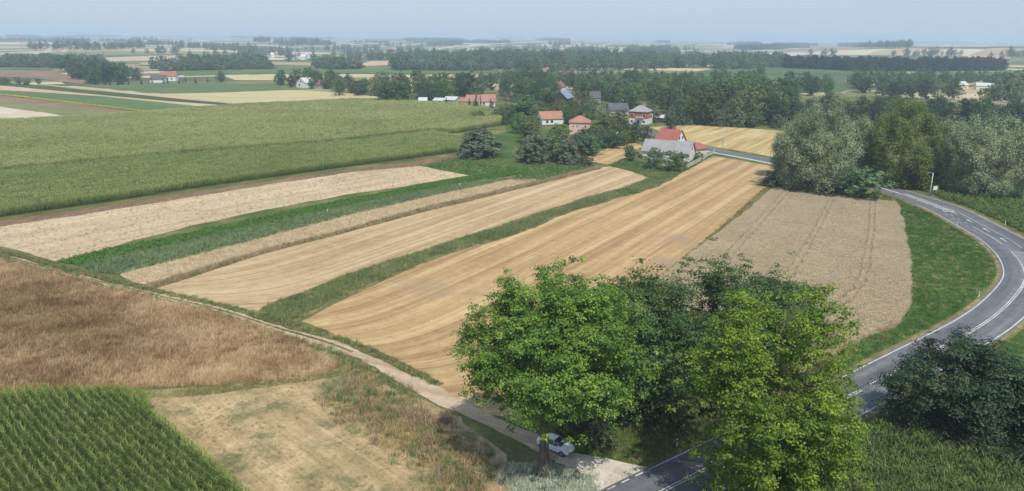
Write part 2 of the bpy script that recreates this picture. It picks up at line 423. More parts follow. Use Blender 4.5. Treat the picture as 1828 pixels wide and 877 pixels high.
def leaves(C, N_, s, asp, rng, tint=None):
    n = len(C); N_ = N_ / (np.linalg.norm(N_, axis=1, keepdims=True) + 1e-9); a = rng.normal(size=(n, 3)); t = np.cross(N_, a); t /= np.linalg.norm(t, axis=1, keepdims=True) + 1e-9; b = np.cross(N_, t)
    s = np.broadcast_to(s, (n,))[:, None]
    V = np.stack([C - t * s * .5, C + b * s * asp * .5 - N_ * s * .08, C + t * s * .5, C - b * s * asp * .5 - N_ * s * .08], 1).reshape(-1, 3)
    return V, np.arange(4 * n).reshape(-1, 4), (rng.random(n) if tint is None else tint)

def corn_row(seed, plants, gap, h, mat, nl=8, seg=3, tassel=True, rows=1, rgap=.75, tt=(.9, 1.0), lw=.085, bend=1.5):
    rng = np.random.default_rng(seed); parts = []
    B = []; HH = []
    for r in range(rows):
        for k in range(plants): B.append(((k - (plants - 1) / 2) * gap + rng.normal(0, .05), (r - (rows - 1) / 2) * rgap + rng.normal(0, .05), 0)); HH.append(h * rng.uniform(.88, 1.1))
    B = np.array(B); HH = np.array(HH); n = len(B)
    parts.append(strips(B, rng.uniform(0, 6.283, n), HH * .95, np.full(n, .03), np.full(n, .06), np.full(n, .04), 1, .5, np.full(n, .25)))
    az0 = rng.uniform(0, 6.283, n)
    for k in range(nl):
        f = .22 + .7 * k / (nl - 1); Bk = B.copy(); Bk[:, 2] = HH * f
        az = az0 + math.pi * (k % 2) + rng.normal(0, .45, n)
        L = (.95 - .35 * abs(f - .5)) * rng.uniform(.75, 1.1, n) * h / 2.3
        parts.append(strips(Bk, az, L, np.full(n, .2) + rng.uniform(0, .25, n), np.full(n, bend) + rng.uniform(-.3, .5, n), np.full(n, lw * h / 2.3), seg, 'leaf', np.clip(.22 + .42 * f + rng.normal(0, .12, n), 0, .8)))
    if tassel:
        for k in range(4):
            Bk = B.copy(); Bk[:, 2] = HH * .93
            parts.append(strips(Bk, rng.uniform(0, 6.283, n), np.full(n, .34 * h / 2.3), np.full(n, .1), np.full(n, .55), np.full(n, .03), 1, .4, rng.uniform(tt[0], tt[1], n)))
    v, q, t = joinparts(parts); return mesh('corn_row', v, q, mat, t)

# ------------------------------------------------------------------ plant kinds (meshes shared by the scatters)
def grass_protos(mat, h, w, n=26, size=.38, lean=.55, k=4, seed=0, hv=.4): return [tuft(seed + i, n, size, h, w, mat, lean, hv=hv) for i in range(k)]
PM = {}
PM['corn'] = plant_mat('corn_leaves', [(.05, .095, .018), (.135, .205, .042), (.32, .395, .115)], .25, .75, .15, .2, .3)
PM['corn_edge'] = plant_mat('corn_edge_leaves', [(.09, .17, .02), (.2, .32, .035), (.34, .42, .07)], .25, .7, .15, .2, .35)
PM['corn_cloudshade'] = plant_mat('corn_cloudshade_leaves', [(.048, .085, .02), (.105, .165, .042), (.22, .285, .09)], .25, .75, .15, .2, .25)  # darker corn green: the shade of a cloud put into the colour
PM['corn_low'] = plant_mat('corn_green_tassels', [(.11, .17, .04), (.21, .28, .075), (.52, .52, .21)], .02, .62, .12, .4, .2, ramp=(.25, .5, .8))
PM['corn_up'] = plant_mat('corn_olive_tassels', [(.14, .19, .05), (.275, .32, .10), (.60, .57, .26)], .02, .62, .12, .45, .2, ramp=(.25, .5, .78))
PM['wheat'] = plant_mat('ripe_wheat', [(.55, .44, .28), (.69, .575, .40), (.78, .685, .51)], .12, .6, .2, .5, .3)
PM['brown'] = plant_mat('dry_brown_weeds', [(.29, .17, .08), (.49, .33, .17), (.68, .53, .33)], .14, .45, .2, 1.1, .25, ramp=(.36, .5, .63))
PM['pale'] = plant_mat('pale_dry_grass', [(.44, .35, .20), (.60, .49, .30), (.71, .61, .41)], .15, .5, .25, .5, .2)
PM['strip'] = plant_mat('strip_grass', [(.10, .15, .05), (.205, .26, .095), (.38, .40, .18)], .12, .55, .25, .6, .25)
PM['potato'] = plant_mat('dark_leaf_crop', [(.045, .12, .018), (.09, .20, .03), (.18, .31, .06)], .15, .55, .25, .4, .25)
PM['blue'] = plant_mat('blue_green_crop', [(.10, .165, .07), (.19, .265, .115), (.37, .43, .22)], .12, .55, .25, .5, .25)
PM['meadow'] = plant_mat('meadow_grass', [(.035, .085, .015), (.065, .14, .024), (.135, .205, .045)], .07, .5, .25, .8, .25, ramp=(.3, .5, .7))
PM['rough'] = plant_mat('rough_grass', [(.11, .12, .035), (.30, .26, .095), (.56, .45, .22)], .13, .45, .3, .9, .25, ramp=(.33, .5, .66))
PM['red'] = plant_mat('reddish_dry_weeds', [(.24, .15, .09), (.42, .30, .18), (.58, .46, .30)], .2, .55, .25, .5, .2)
PM['silver'] = plant_mat('silver_leaves', [(.26, .31, .20), (.48, .53, .40), (.70, .73, .63)], .3, .6, .25, .4, .2)
PM['sunflower'] = plant_mat('yellow_flower_heads', [(.25, .28, .03), (.68, .56, .03), (.8, .68, .05)], .3, .8, .2, .2, .2)
PM['bush_crop'] = plant_mat('berry_bush_leaves', [(.065, .115, .022), (.135, .21, .045), (.25, .33, .075)], .08, .6, .25, .5, .3)
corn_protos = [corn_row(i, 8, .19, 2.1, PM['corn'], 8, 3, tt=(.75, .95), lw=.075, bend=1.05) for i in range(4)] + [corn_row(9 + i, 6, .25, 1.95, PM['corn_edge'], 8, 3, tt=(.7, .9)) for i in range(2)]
corn_cloudshade = [corn_row(20 + i, 6, .25, 2.35, PM['corn_cloudshade'], 8, 3, tt=(.8, 1)) for i in range(4)]
far_low = [corn_row(30 + i, 9, .33, 2.1, PM['corn_low'], 6, 2, rows=2, tt=(.85, 1), lw=.12) for i in range(4)]
far_up = [corn_row(40 + i, 9, .33, 2.4, PM['corn_up'], 6, 2, rows=2, tt=(.85, 1), lw=.12) for i in range(4)]
wheat_p = [tuft(50 + i, 60, .25, .72, .03, PM['wheat'], .55, .8, .12, True) for i in range(5)]
brown_p = [tuft(60 + i, 80, .62, .58, .03, PM['brown'], 1.0, .5, .5, comb=1.1) for i in range(6)]
pale_p = [tuft(70 + i, 34, .55, .4, .04, PM['pale'], .8, .3, .4) for i in range(5)]
strip_p = [tuft(80 + i, 40, .55, .72, .05, PM['strip'], .6, .15, .45) for i in range(5)]
potato_p = [leafy(90 + i, 60, .5, .62, .2, PM['potato']) for i in range(4)]
blue_p = [tuft(100 + i, 40, .55, .5, .06, PM['blue'], .8, .2, .35) for i in range(4)]
meadow_p = [tuft(110 + i, 40, .6, .26, .05, PM['meadow'], .8, .2, .45) for i in range(5)]
rough_p = [tuft(120 + i, 36, .5, .48, .035, PM['rough'], .75, .25, .5) for i in range(6)]
red_p = [tuft(130 + i, 50, .55, .7, .04, PM['red'], .8, .4, .4) for i in range(4)]
silver_p = [tuft(140 + i, 70, .6, .6, .05, PM['silver'], 1.0, .3, .35) for i in range(4)]
flower_p = [leafy(150 + i, 26, .5, 1.0, .3, PM['sunflower'], .9) for i in range(2)]
bushrow_p = [leafy(155 + i, 110, 1.0, 1.5, .3, PM['bush_crop']) for i in range(4)]

FM = {}
FM['stubble'] = field_mat('stubble_straw', (.29, .195, .105), (.45, .32, .18), (.57, .44, .275), .6, .35, .4, (1.5, .3), bump=.7, wave=(.055, .035))
FM['stubble_gold'] = field_mat('golden_stubble', (.28, .18, .085), (.43, .29, .14), (.57, .42, .225), .65, .35, .4, (1.4, .28), patch=((.33, .24, .15), .02, .56), bump=.7, wave=(.05, .045))
FM['stubble_pale'] = field_mat('pale_stubble', (.35, .26, .16), (.49, .38, .245), (.59, .48, .33), .6, .5, .4, (1.0, .25), patch=((.30, .245, .15), .05, .60))
FM['mown'] = field_mat('mown_weedy_stubble', (.20, .17, .075), (.37, .265, .145), (.55, .42, .25), .5, .9, .55, (1.8, .5), patch=((.155, .15, .07), .11, .50), mscale=.09)
FM['soil'] = field_mat('brown_soil', (.12, .075, .045), (.19, .12, .075), (.27, .18, .115), .3, .5, .5)
FM['under_green'] = field_mat('dark_green_soil', (.035, .04, .018), (.06, .065, .026), (.10, .095, .04), .3, .5, .4)  # dark green-brown soil seen between the plants
FM['under_straw'] = field_mat('straw_soil', (.20, .155, .10), (.28, .22, .145), (.36, .29, .19), .3, .5, .5)
FM['under_brown'] = field_mat('brown_litter', (.11, .065, .03), (.20, .12, .058), (.30, .20, .10), .2, .6, .5)
FM['grass'] = field_mat('short_grass', (.035, .075, .016), (.062, .115, .024), (.12, .16, .042), .3, .7, .4, mscale=.06)
FM['grass_dry'] = field_mat('dry_verge_grass', (.07, .085, .028), (.155, .145, .055), (.32, .26, .125), .2, .7, .5, mscale=.12)
FM['gravel'] = field_mat('pale_track_gravel', (.30, .215, .135), (.44, .33, .225), (.55, .44, .32), .5, .5, .5, (1.2, .5), bump=.35, mscale=.15)
FM['gravel_w'] = field_mat('white_limestone_gravel', (.40, .345, .27), (.55, .485, .40), (.66, .60, .52), .3, .5, .6, bump=.4, mscale=.3)
FM['verge'] = field_mat('dry_road_verge', (.10, .095, .04), (.22, .18, .085), (.36, .29, .16), .3, .8, .6, mscale=.35)

# ------------------------------------------------------------------ near fields
d56 = rowdir((560, 600), (1270, 285)); dN = d56
path_px = [(-60, 436), (0, 455), (130, 491), (260, 523), (400, 556), (500, 588), (560, 604), (620, 625), (680, 653), (740, 686), (800, 716), (860, 744), (905, 768), (950, 790), (1000, 812), (1060, 832), (1125, 851)]
pl = at([(500, 588), (800, 716)]); pd = (pl[1] - pl[0])[:2]; pd /= np.linalg.norm(pd); pn = np.array([-pd[1], pd[0]])
if pn[1] < 0: pn = -pn
def headland(V, al, ac):
    dd = np.maximum(0, (V[:, :2] - pl[0][:2]) @ pn); return al, ac + 11 * np.exp(-dd / 7.0)

field('stubble_field', [(275, 515), (472, 452), (609, 417), (760, 377), (960, 329), (1069, 300), (1090, 297), (1128, 306), (1158, 318), (1120, 334), (1055, 350), (918, 394), (747, 449), (610, 494), (482, 547), (470, 562)], FM['stubble'],
      'tan stubble field between pale straw strip and tall grass strip', 'field', grid=4, d=dN, curve=headland, wob=(.25, 1))
field('stubble_field', [(540, 572), (627, 527), (747, 472), (918, 419), (1021, 378), (1175, 334), (1222, 306), (1272, 279), (1330, 288), (1386, 299), (1368, 336), (1290, 403), (1212, 467), (1120, 545), (1040, 690), (960, 760), (880, 738), (830, 716), (700, 648), (620, 612)], FM['stubble_gold'],
      'large golden stubble field with curved harvester rows behind the maples', 'field', grid=4, d=d56, curve=headland, wob=(.25, 2))

# pale straw strips
P = wpoly([(0, 404), (130, 384), (300, 357), (480, 328), (640, 305), (748, 296), (833, 313), (720, 333), (600, 351), (430, 384), (300, 414), (180, 447), (104, 467), (0, 440), (-120, 412), (-120, 424)])
field('straw_field', P, FM['stubble_pale'], 'pale weedy straw field along the corn edge', 'field', kind='structure', grid=6, d=rowdir((104, 467), (833, 313)), world=True, wob=(.3, 3),
      plants=scatter_group(pale_p + rough_p[:2], 'pale'), pts=spread(P, .9, seed=3, sc=(.35, .75), nv=7, keep=lambda X, Y, r: r.random(len(X)) < .6))
P = wpoly([(212, 490), (342, 458), (609, 388), (760, 353), (905, 322), (952, 321), (968, 325), (760, 372), (609, 413), (472, 447), (267, 508), (240, 505)])
field('straw_field', P, FM['stubble_pale'], 'narrow strip of whitish uncut straw beside blue-green crop', 'field', grid=6, d=rowdir((267, 509), (960, 328)), world=True, wob=(.2, 4),
      plants=scatter_group(pale_p + rough_p[:2], 'pale'), pts=spread(P, .75, seed=4, sc=(.7, 1.3), nv=5))
P = wpoly([(255, 512), (267, 507), (472, 446), (609, 412), (760, 371), (960, 324), (1069, 297), (1075, 301), (960, 330), (760, 378), (609, 418), (472, 453), (275, 517)])
field('grass_ridge', P, FM['grass_dry'], 'thin ridge of brown dry grass edging the tan stubble', 'grass', kind='stuff', z=.03, grid=5, world=True,
      plants=scatter_group(red_p + rough_p, 'ridge'), pts=spread(P, .55, seed=5, sc=(.6, 1.0), nv=10))
# dark leafy strip and blue-green strip
P = wpoly([(103, 467), (205, 443), (342, 416), (475, 387), (609, 359), (760, 330), (860, 312), (938, 301), (944, 309), (860, 322), (760, 340), (609, 371), (475, 399), (342, 430), (205, 459), (146, 476)])
field('leaf_crop', P, FM['under_green'], 'strip of dark green leafy crop between pale straw and blue-green strip', 'crop', kind='stuff', grid=6, world=True,
      plants=scatter_group(potato_p, 'potato'), pts=spread(P, .6, d=rowdir((103, 467), (938, 301)), row=.75, seed=6, sc=(.75, 1.35), nv=4))
P = wpoly([(146, 476), (205, 459), (342, 430), (475, 399), (609, 371), (760, 340), (860, 322), (915, 318), (905, 322), (760, 353), (609, 388), (342, 458), (212, 490), (165, 487)])
field('clover_crop', P, FM['under_green'], 'strip of blue-green low crop beside dark leafy strip', 'crop', kind='stuff', grid=6, world=True,
      plants=scatter_group(blue_p, 'blue'), pts=spread(P, .7, seed=7, sc=(.7, 1.2), nv=4))
# tall grass strip between the two stubble fields
P = wobble(wpoly([(466, 560), (482, 547), (610, 494), (747, 449), (918, 394), (1055, 350), (1120, 333), (1158, 318), (1132, 308), (1216, 309), (1222, 307), (1175, 334), (1021, 378), (918, 419), (747, 472), (627, 527), (540, 572), (490, 577)]), .35, 8)
field('grass_strip', P, FM['grass_dry'], 'long strip of tall green grass between the two stubble fields', 'grass', kind='stuff', z=.03, grid=5, world=True,
      plants=scatter_group(strip_p, 'strip'), pts=spread(P, .6, seed=8, sc=(.45, .95), nv=5, keep=fade(P, 1.2)))
P = wpoly([(1362, 338), (1380, 335), (1300, 408), (1225, 470), (1125, 552), (1110, 548), (1212, 467), (1290, 403)])
field('grass_ridge', P, FM['grass_dry'], 'narrow weedy balk between golden stubble and grey wheat', 'grass', kind='stuff', z=.03, grid=5, world=True,
      plants=scatter_group(rough_p, 'rough'), pts=spread(P, .55, seed=9, sc=(.6, 1.1), nv=6))
# green plots beside the willows
P = wpoly([(748, 296), (815, 280), (860, 281), (930, 290), (1000, 292), (1060, 296), (1069, 299), (960, 327), (905, 321), (938, 309), (938, 301), (833, 313)])
field('meadow', P, FM['grass'], 'green grass plot between grey willows and straw strips', 'meadow', grid=6, world=True,
      plants=scatter_group(meadow_p + strip_p[:1] + rough_p[:1], 'meadowmix'), pts=spread(P, 1.1, seed=10, sc=(.6, 1.2), nv=7))
P = wpoly([(1085, 296), (1115, 283), (1150, 290), (1200, 300), (1255, 276), (1272, 278), (1222, 307), (1175, 325), (1135, 308)])
field('meadow', P, FM['grass'], 'green lawn with orchard trees beside grey roofed barn', 'meadow', grid=6, world=True,
      plants=scatter_group(meadow_p + strip_p[:1] + rough_p[:1], 'meadowmix'), pts=spread(P, 1.1, seed=11, sc=(.7, 1.4), nv=6))
field('stubble_field', [(1040, 286), (1090, 262), (1130, 255), (1150, 262), (1120, 275), (1112, 285), (1088, 295)], FM['stubble_gold'], 'small mown yellow plot beside shrubs and barn', 'field', z=.03, grid=5, d=rowdir((1060, 290), (1130, 262)), wob=(.3, 12))
field('meadow', [(820, 272), (905, 225), (930, 218), (930, 250), (925, 285), (860, 281)], FM['grass'], 'light green meadow behind round willow bush', 'meadow', z=.015, grid=8)

# corn on the hill, lower and upper field
dC = rowdir((0, 350), (700, 262))
P = wpoly([(-150, 412), (0, 388), (200, 360), (400, 329), (600, 301), (740, 283), (818, 272), (800, 245), (770, 240), (609, 260), (308, 284), (0, 314), (-150, 330)])
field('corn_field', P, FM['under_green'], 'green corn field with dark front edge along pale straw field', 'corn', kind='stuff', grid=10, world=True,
      plants=scatter_group(far_low, 'farlow'), pts=spread(P, 2.6, d=dC, row=1.45, jit=.3, seed=13, sc=(.9, 1.1), nv=4, turn=math.atan2(dC[1], dC[0])))
P2 = wpoly([(-150, 326), (0, 311), (308, 281), (609, 257), (770, 237), (815, 238), (905, 222), (870, 196), (845, 190), (740, 186), (640, 181), (430, 191), (280, 204), (140, 214), (0, 221), (-150, 230)])
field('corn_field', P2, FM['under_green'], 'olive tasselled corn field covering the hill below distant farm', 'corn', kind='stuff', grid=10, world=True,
      plants=scatter_group(far_up, 'farup'), pts=spread(P2, 2.7, d=dC, row=1.5, jit=.3, seed=14, sc=(.9, 1.1), nv=4, turn=math.atan2(dC[1], dC[0])))
field('soil_strip', [(-120, 410), (0, 394), (200, 366), (400, 335), (600, 306), (745, 288), (815, 277), (812, 283), (750, 297), (640, 306), (480, 330), (300, 359), (130, 386), (0, 405), (-120, 424)], FM['soil'], 'strip of bare brown soil along front of corn field', 'soil', z=.03, grid=5, wob=(.3, 15))

# brown weed field, corn and rough ground in front of the track
P = wobble(wpoly([(-140, 440), (0, 464), (130, 499), (260, 531), (400, 566), (500, 600), (590, 634), (607, 655), (560, 672), (420, 684), (280, 691), (150, 696), (0, 702), (-140, 706)]), .35, 16)
field('weed_field', P, FM['under_brown'], 'rust-brown field of tall dry weeds beside the dirt track', 'field', kind='stuff', grid=6, world=True,
      plants=scatter_group(brown_p + rough_p[:1], 'brown'), pts=spread(P, .6, seed=16, sc=(.6, 1.3), nv=7, turn=lambda X, Y: .6 + 1.1 * np.sin(X * .11 + 1.5 * np.sin(Y * .06)) + .8 * np.sin(Y * .19 + X * .05)))
dCn = rowdir((235, 712), (440, 885))
P = wpoly([(-140, 722), (0, 716), (120, 708), (236, 709), (262, 728), (300, 762), (370, 822), (440, 885), (480, 925), (-140, 925)])
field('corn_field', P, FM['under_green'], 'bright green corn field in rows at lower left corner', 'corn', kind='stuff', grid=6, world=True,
      plants=scatter_group(corn_protos, 'corn'), pts=spread(P, 1.35, d=dCn, row=.84, jit=.25, seed=17, sc=(.82, 1.02), nv=4, turn=math.atan2(dCn[1], dCn[0]), edge=(1.1, 4, 2)))
P = wpoly([(240, 706), (420, 690), (600, 662), (640, 648), (720, 690), (800, 738), (870, 786), (905, 812), (900, 925), (480, 925), (440, 885), (300, 762)])
field('mown_field', P, FM['mown'], 'tan mown weedy ground between bright corn and dirt track', 'field', grid=4, d=rowdir((470, 720), (700, 877)), world=True,
      plants=scatter_group(pale_p + rough_p[:3], 'mownmix'), pts=spread(P, .5, seed=18, sc=(.25, .6), nv=8, keep=lambda X, Y, r: r.random(len(X)) < .5 + .5 * np.sin(X * .31 + Y * .2) * np.sin(Y * .23)))
P = wobble(wpoly([(540, 700), (600, 662), (640, 650), (700, 684), (760, 716), (830, 752), (880, 788), (905, 815), (900, 925), (770, 925), (720, 850), (650, 785), (580, 740)]), 1.0, 19)
field('rough_grass', P, FM['mown'], 'rough dry grass bank beside dirt track', 'grass', kind='stuff', z=.035, grid=4, world=True,
      plants=scatter_group(rough_p + strip_p[:1] + red_p[:1], 'bank'), pts=spread(P, .48, seed=19, sc=(.5, 1.25), nv=8, keep=fade(P, 3.0)))
P = wobble(wpoly([(700, 735), (760, 728), (830, 745), (835, 765), (780, 775), (715, 768)]), .4, 20)
field('dry_weeds', P, FM['mown'], 'patch of reddish dry brushwood on the grass bank', 'weeds', kind='stuff', z=.05, grid=4, world=True,
      plants=scatter_group(red_p, 'red'), pts=spread(P, .6, seed=20, sc=(.6, 1.2), nv=4, keep=fade(P, 2.0)))
P = wobble(wpoly([(240, 704), (330, 693), (430, 684), (560, 672), (610, 655), (640, 648), (650, 658), (600, 676), (430, 697), (300, 712), (245, 716)]), .3, 21)
field('grass_track', P, FM['grass_dry'], 'pale grassy wheel track between brown weeds and mown ground', 'track', z=.04, grid=4, world=True,
      plants=scatter_group(rough_p, 'rough'), pts=spread(P, .7, seed=21, sc=(.4, .8), nv=6))
P = wobble(wpoly([(890, 838), (925, 818), (960, 826), (1010, 830), (1050, 846), (1066, 870), (1050, 930), (890, 930)]), .4, 22)
field('silver_weeds', P, FM['mown'], 'silvery leaved weeds around the big maple trunk', 'weeds', kind='stuff', z=.05, grid=4, world=True,
      plants=scatter_group(silver_p, 'silver'), pts=spread(P, .6, seed=22, sc=(.6, 1.3), nv=4, keep=fade(P, 1.5)))
P = wobble(wpoly([(1030, 808), (1085, 768), (1180, 746), (1290, 762), (1266, 786), (1165, 834), (1090, 822)]), .3, 23)
field('verge_grass', P, FM['grass'], 'small grass verge between gravel drive and road', 'grass', kind='stuff', z=.035, grid=4, world=True,
      plants=scatter_group(meadow_p + rough_p, 'vergemix'), pts=spread(P, .55, seed=23, sc=(.5, 1.0), nv=11))
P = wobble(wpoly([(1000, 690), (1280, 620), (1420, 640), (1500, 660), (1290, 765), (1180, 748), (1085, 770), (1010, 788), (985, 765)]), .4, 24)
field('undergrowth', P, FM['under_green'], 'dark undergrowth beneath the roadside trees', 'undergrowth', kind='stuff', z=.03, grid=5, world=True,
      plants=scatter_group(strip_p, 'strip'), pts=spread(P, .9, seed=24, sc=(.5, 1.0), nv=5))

# standing wheat with wheel tracks
tram_px = [[(1401, 344), (1340, 410), (1275, 480), (1240, 520)], [(1411, 344), (1352, 412), (1290, 482), (1255, 522)], [(1480, 360), (1456, 408), (1425, 460), (1395, 504), (1350, 570)], [(1489, 360), (1466, 408), (1440, 456), (1412, 502), (1368, 572)],
           [(1554, 363), (1550, 422), (1546, 440), (1538, 486), (1523, 522), (1480, 554), (1420, 590)], [(1563, 363), (1560, 422), (1557, 440), (1553, 481), (1541, 515), (1521, 540), (1487, 564), (1430, 600)]]
tram = [at(t)[:, :2] for t in tram_px]
def off_tracks(X, Y, rng):
    ok = np.ones(len(X), bool)
    for t in tram:
        for a, b in zip(t[:-1], t[1:]):
            ab = b - a; s = np.clip(((X - a[0]) * ab[0] + (Y - a[1]) * ab[1]) / (ab @ ab), 0, 1); ok &= np.hypot(X - a[0] - s * ab[0], Y - a[1] - s * ab[1]) > .3
    return ok
P = wobble(wpoly([(1380, 337), (1430, 341), (1500, 352), (1600, 364), (1611, 400), (1622, 450), (1627, 500), (1625, 545), (1600, 582), (1540, 602), (1490, 635), (1400, 690), (1250, 640), (1130, 545), (1212, 472), (1300, 408)]), .2, 25)
field('wheat_field', P, FM['under_straw'], 'standing grey-beige wheat field with paired wheel tracks beside the bend', 'wheat', kind='stuff', grid=6, world=True,
      plants=scatter_group(wheat_p, 'wheat'), pts=spread(P, .42, seed=25, sc=(.85, 1.12), nv=5, keep=off_tracks))

# ------------------------------------------------------------------ the road
def smooth_line(P, step=1.5):
    P = np.asarray(P, float)[:, :2]; Q = np.vstack([2 * P[0] - P[1], P, 2 * P[-1] - P[-2]]); out = []
    for i in range(1, len(Q) - 2):
        p0, p1, p2, p3 = Q[i - 1:i + 3]; k = max(2, int(np.linalg.norm(p2 - p1) / step))
        for t in np.arange(k) / k: out.append(.5 * (2 * p1 + (p2 - p0) * t + (2 * p0 - 5 * p1 + 4 * p2 - p3) * t * t + (3 * p1 - p0 - 3 * p2 + p3) * t ** 3))
    out.append(P[-1]); out = np.array(out)
    for _ in range(6): out[1:-1] = (out[:-2] + 2 * out[1:-1] + out[2:]) / 4
    return out

inner = smooth_line(np.vstack([[(-12, 48), (-2, 55.6)], at([(1080, 877), (1160, 838), (1261, 790), (1475, 688), (1571, 640), (1626, 613), (1708, 571), (1754, 538), (1783, 508), (1792, 490), (1788, 470), (1776, 451), (1753, 430), (1722, 411), (1687, 391), (1656, 374)])[:, :2],
                               [(111.6, 208), (110.4, 219), (105, 243), (95.8, 265.5), (87, 283), (80, 294.5), (73, 315), (67, 340), (62, 362)]]))
seg = np.diff(inner, axis=0); sl_ = np.concatenate([[0], np.cumsum(np.hypot(seg[:, 0], seg[:, 1]))])
tan_ = np.gradient(inner, axis=0); tan_ /= np.linalg.norm(tan_, axis=1, keepdims=True); nor = np.column_stack([tan_[:, 1], -tan_[:, 0]])   # outward (right-hand side)
def s_of(px): q = at1(*px)[:2]; return sl_[np.argmin(np.hypot(*(inner - q).T))]
s_bend0, s_bend1, s_far0, s_far1 = s_of((1783, 508)), s_of((1776, 451)), s_of((1656, 374)), s_of((1569, 341))
def width(s): return 7.0 + 3.2 * sstep(s_bend0 - 12, s_bend1, s) - 3.4 * sstep(s_far0, s_far1 + 25, s)
def road_pt(s, off):
    x = np.interp(s, sl_, inner[:, 0]) + np.interp(s, sl_, nor[:, 0]) * off; y = np.interp(s, sl_, inner[:, 1]) + np.interp(s, sl_, nor[:, 1]) * off
    return np.column_stack([x, y])
def ribbon(s, o0, o1, z, zedge=None):
    s = np.asarray(s, float); a = road_pt(s, np.broadcast_to(o0, s.shape)); b = road_pt(s, np.broadcast_to(o1, s.shape)); n = len(s)
    V = np.vstack([np.column_stack([a, gz(a[:, 0], a[:, 1]) + z]), np.column_stack([b, gz(b[:, 0], b[:, 1]) + (z if zedge is None else zedge)])])
    i = np.arange(n - 1); return V, np.column_stack([i, i + n, i + n + 1, i + 1])
def asphalt():
    N = NT('worn_asphalt'); p = N.pos(); a = N.noise(p, 22, 3, .7); b = N.noise(p, .5, 5, .6); uv = N.n('Attribute', attribute_name='rowuv').outputs['Vector']
    tr = N.noise(N.mapv(uv, (.015, .55, 1)), 1.0, 4, .55); f = N.math('ADD', N.math('MULTIPLY', a, .2), N.math('ADD', N.math('MULTIPLY', b, .25), N.math('MULTIPLY', tr, .55)))
    return N.finish(N.ramp(f, [(.38, (.082, .084, .092)), (.5, (.125, .128, .138)), (.62, (.195, .198, .208))]), .75, a, .25, .02, .3)
def ribbon_obj(name, V, Q, mat, label, cat, s=None, parent=None, uv=True):
    me = mesh(name, V, Q, mat)
    if uv:
        n = len(V) // 2; u = np.concatenate([s, s]); w = np.concatenate([np.zeros(n), np.full(n, 7.0)])
        a = me.attributes.new('rowuv', 'FLOAT_VECTOR', 'POINT'); a.data.foreach_set('vector', np.column_stack([u, w, u * 0]).astype(np.float32).ravel())
    o = link(name, me, parent)
    return tag(o, label, cat, kind='structure') if parent is None else o
V, Q = ribbon(sl_, -.35, width(sl_) + .35, .07); road = ribbon_obj('road', V, Q, asphalt(), 'grey asphalt road sweeping round the bend towards the village', 'road', sl_)
V, Q = ribbon(sl_, -1.1, -.3, .03, .062); ribbon_obj('road_shoulder', V, Q, FM['verge'], 'dry tan shoulder along inside of the bend', 'shoulder', sl_)
V, Q = ribbon(sl_, width(sl_) + .3, width(sl_) + 1.0, .062, .03); ribbon_obj('road_shoulder', V, Q, FM['verge'], 'dry grassy pale shoulder along outside of the bend', 'shoulder', sl_)
MK = plain('road_marking_paint', (.52, .52, .51), .7, .28, 2.0)
def marking(name, s, o0, o1):
    V, Q = ribbon(s, o0, o1, .076); return link(name, mesh(name, V, Q, MK), road)
def ss(a, b, st=1.2): return np.linspace(a, b, max(2, int((b - a) / st) + 1))
s_near = s_of((1261, 790)); s_gate0, s_gate1 = s_of((1085, 874)), s_of((1162, 837))
marking('edge_line', ss(s_gate1, s_far0 + 6), -.06, .12)
for k in range(5): a = s_gate0 - 2 + k * 2.0; marking('edge_dash', ss(a, a + 1.1), -.06, .12)
marking('edge_line', ss(0, s_gate0 - 3), -.06, .12)
W_ = lambda q: width(q)
q = ss(0, s_far1); marking('edge_line', q, W_(q) - .12, W_(q) + .06)
s_brk = s_of((1562, 684))
for a, b in ((0, s_brk - 3), (s_brk + 3.5, s_bend0 + 6)):
    marking('centre_line', ss(a, b), 3.28, 3.42); marking('centre_line', ss(a, b), 3.60, 3.74)
marking('centre_dash', ss(s_brk - 1, s_brk + 1), 3.28, 3.42)
# ghost island of the junction: outline and hatch
i0, i1 = s_bend0 + 4, s_bend1 + 2
isl = lambda q: 3.5 + 3.3 * sstep(i0 - 2, i0 + 7, q) * 1.0
marking('island_line', ss(i0 - 4, i1), 3.44, 3.58); marking('island_line', ss(i0 - 4, i1), isl(ss(i0 - 4, i1)) - .07, isl(ss(i0 - 4, i1)) + .07)
marking('island_line', ss(i1 - .1, i1 + .12, .1), 3.5, 6.8)
for k in range(14):
    a = i0 + k * (i1 - i0) / 14; marking('hatch_bar', np.array([a, a + .14]), 3.55, float(isl(np.array([a]))[0]))
# dashes, arrows and hatch on the far leg
a0, a1 = s_bend1 + 14, s_far1 - 4
k = 0; s_ = s_bend1 + 6
marking('lane_line', ss(s_bend1 + 8, s_bend1 + 24), 3.38, 3.54)
while s_ < a1:
    if s_ > s_bend1 + 26: marking('lane_dash', ss(s_, s_ + 1.6), 3.38, 3.54)
    if s_ < s_far0 - 4 and s_ > s_bend1 + 18: marking('edge_dash', ss(s_, s_ + 1.3), 2.0, 2.12)
    s_ += 4.2
marking('lane_line', ss(s_bend1 + 6, s_far0 + 4), 6.5, 6.62)
for k in range(5):
    a = s_bend1 + 10 + k * 9.0
    if a + 4 < s_far0 + 4: marking('arrow_stem', ss(a, a + 2.6), 5.0, 5.18); marking('arrow_head', np.array([a + 2.6, a + 3.4]), np.array([4.7, 5.05]), np.array([6.0, 5.15]))
for k in range(15):
    a = s_far0 - 2 + k * 1.5; marking('hatch_bar', np.array([a, a + .55]), 3.6, 5.9)
q = ss(s_far0 + 20.5, s_far1 + 18); marking('lane_line', q, 3.4, 4.2)
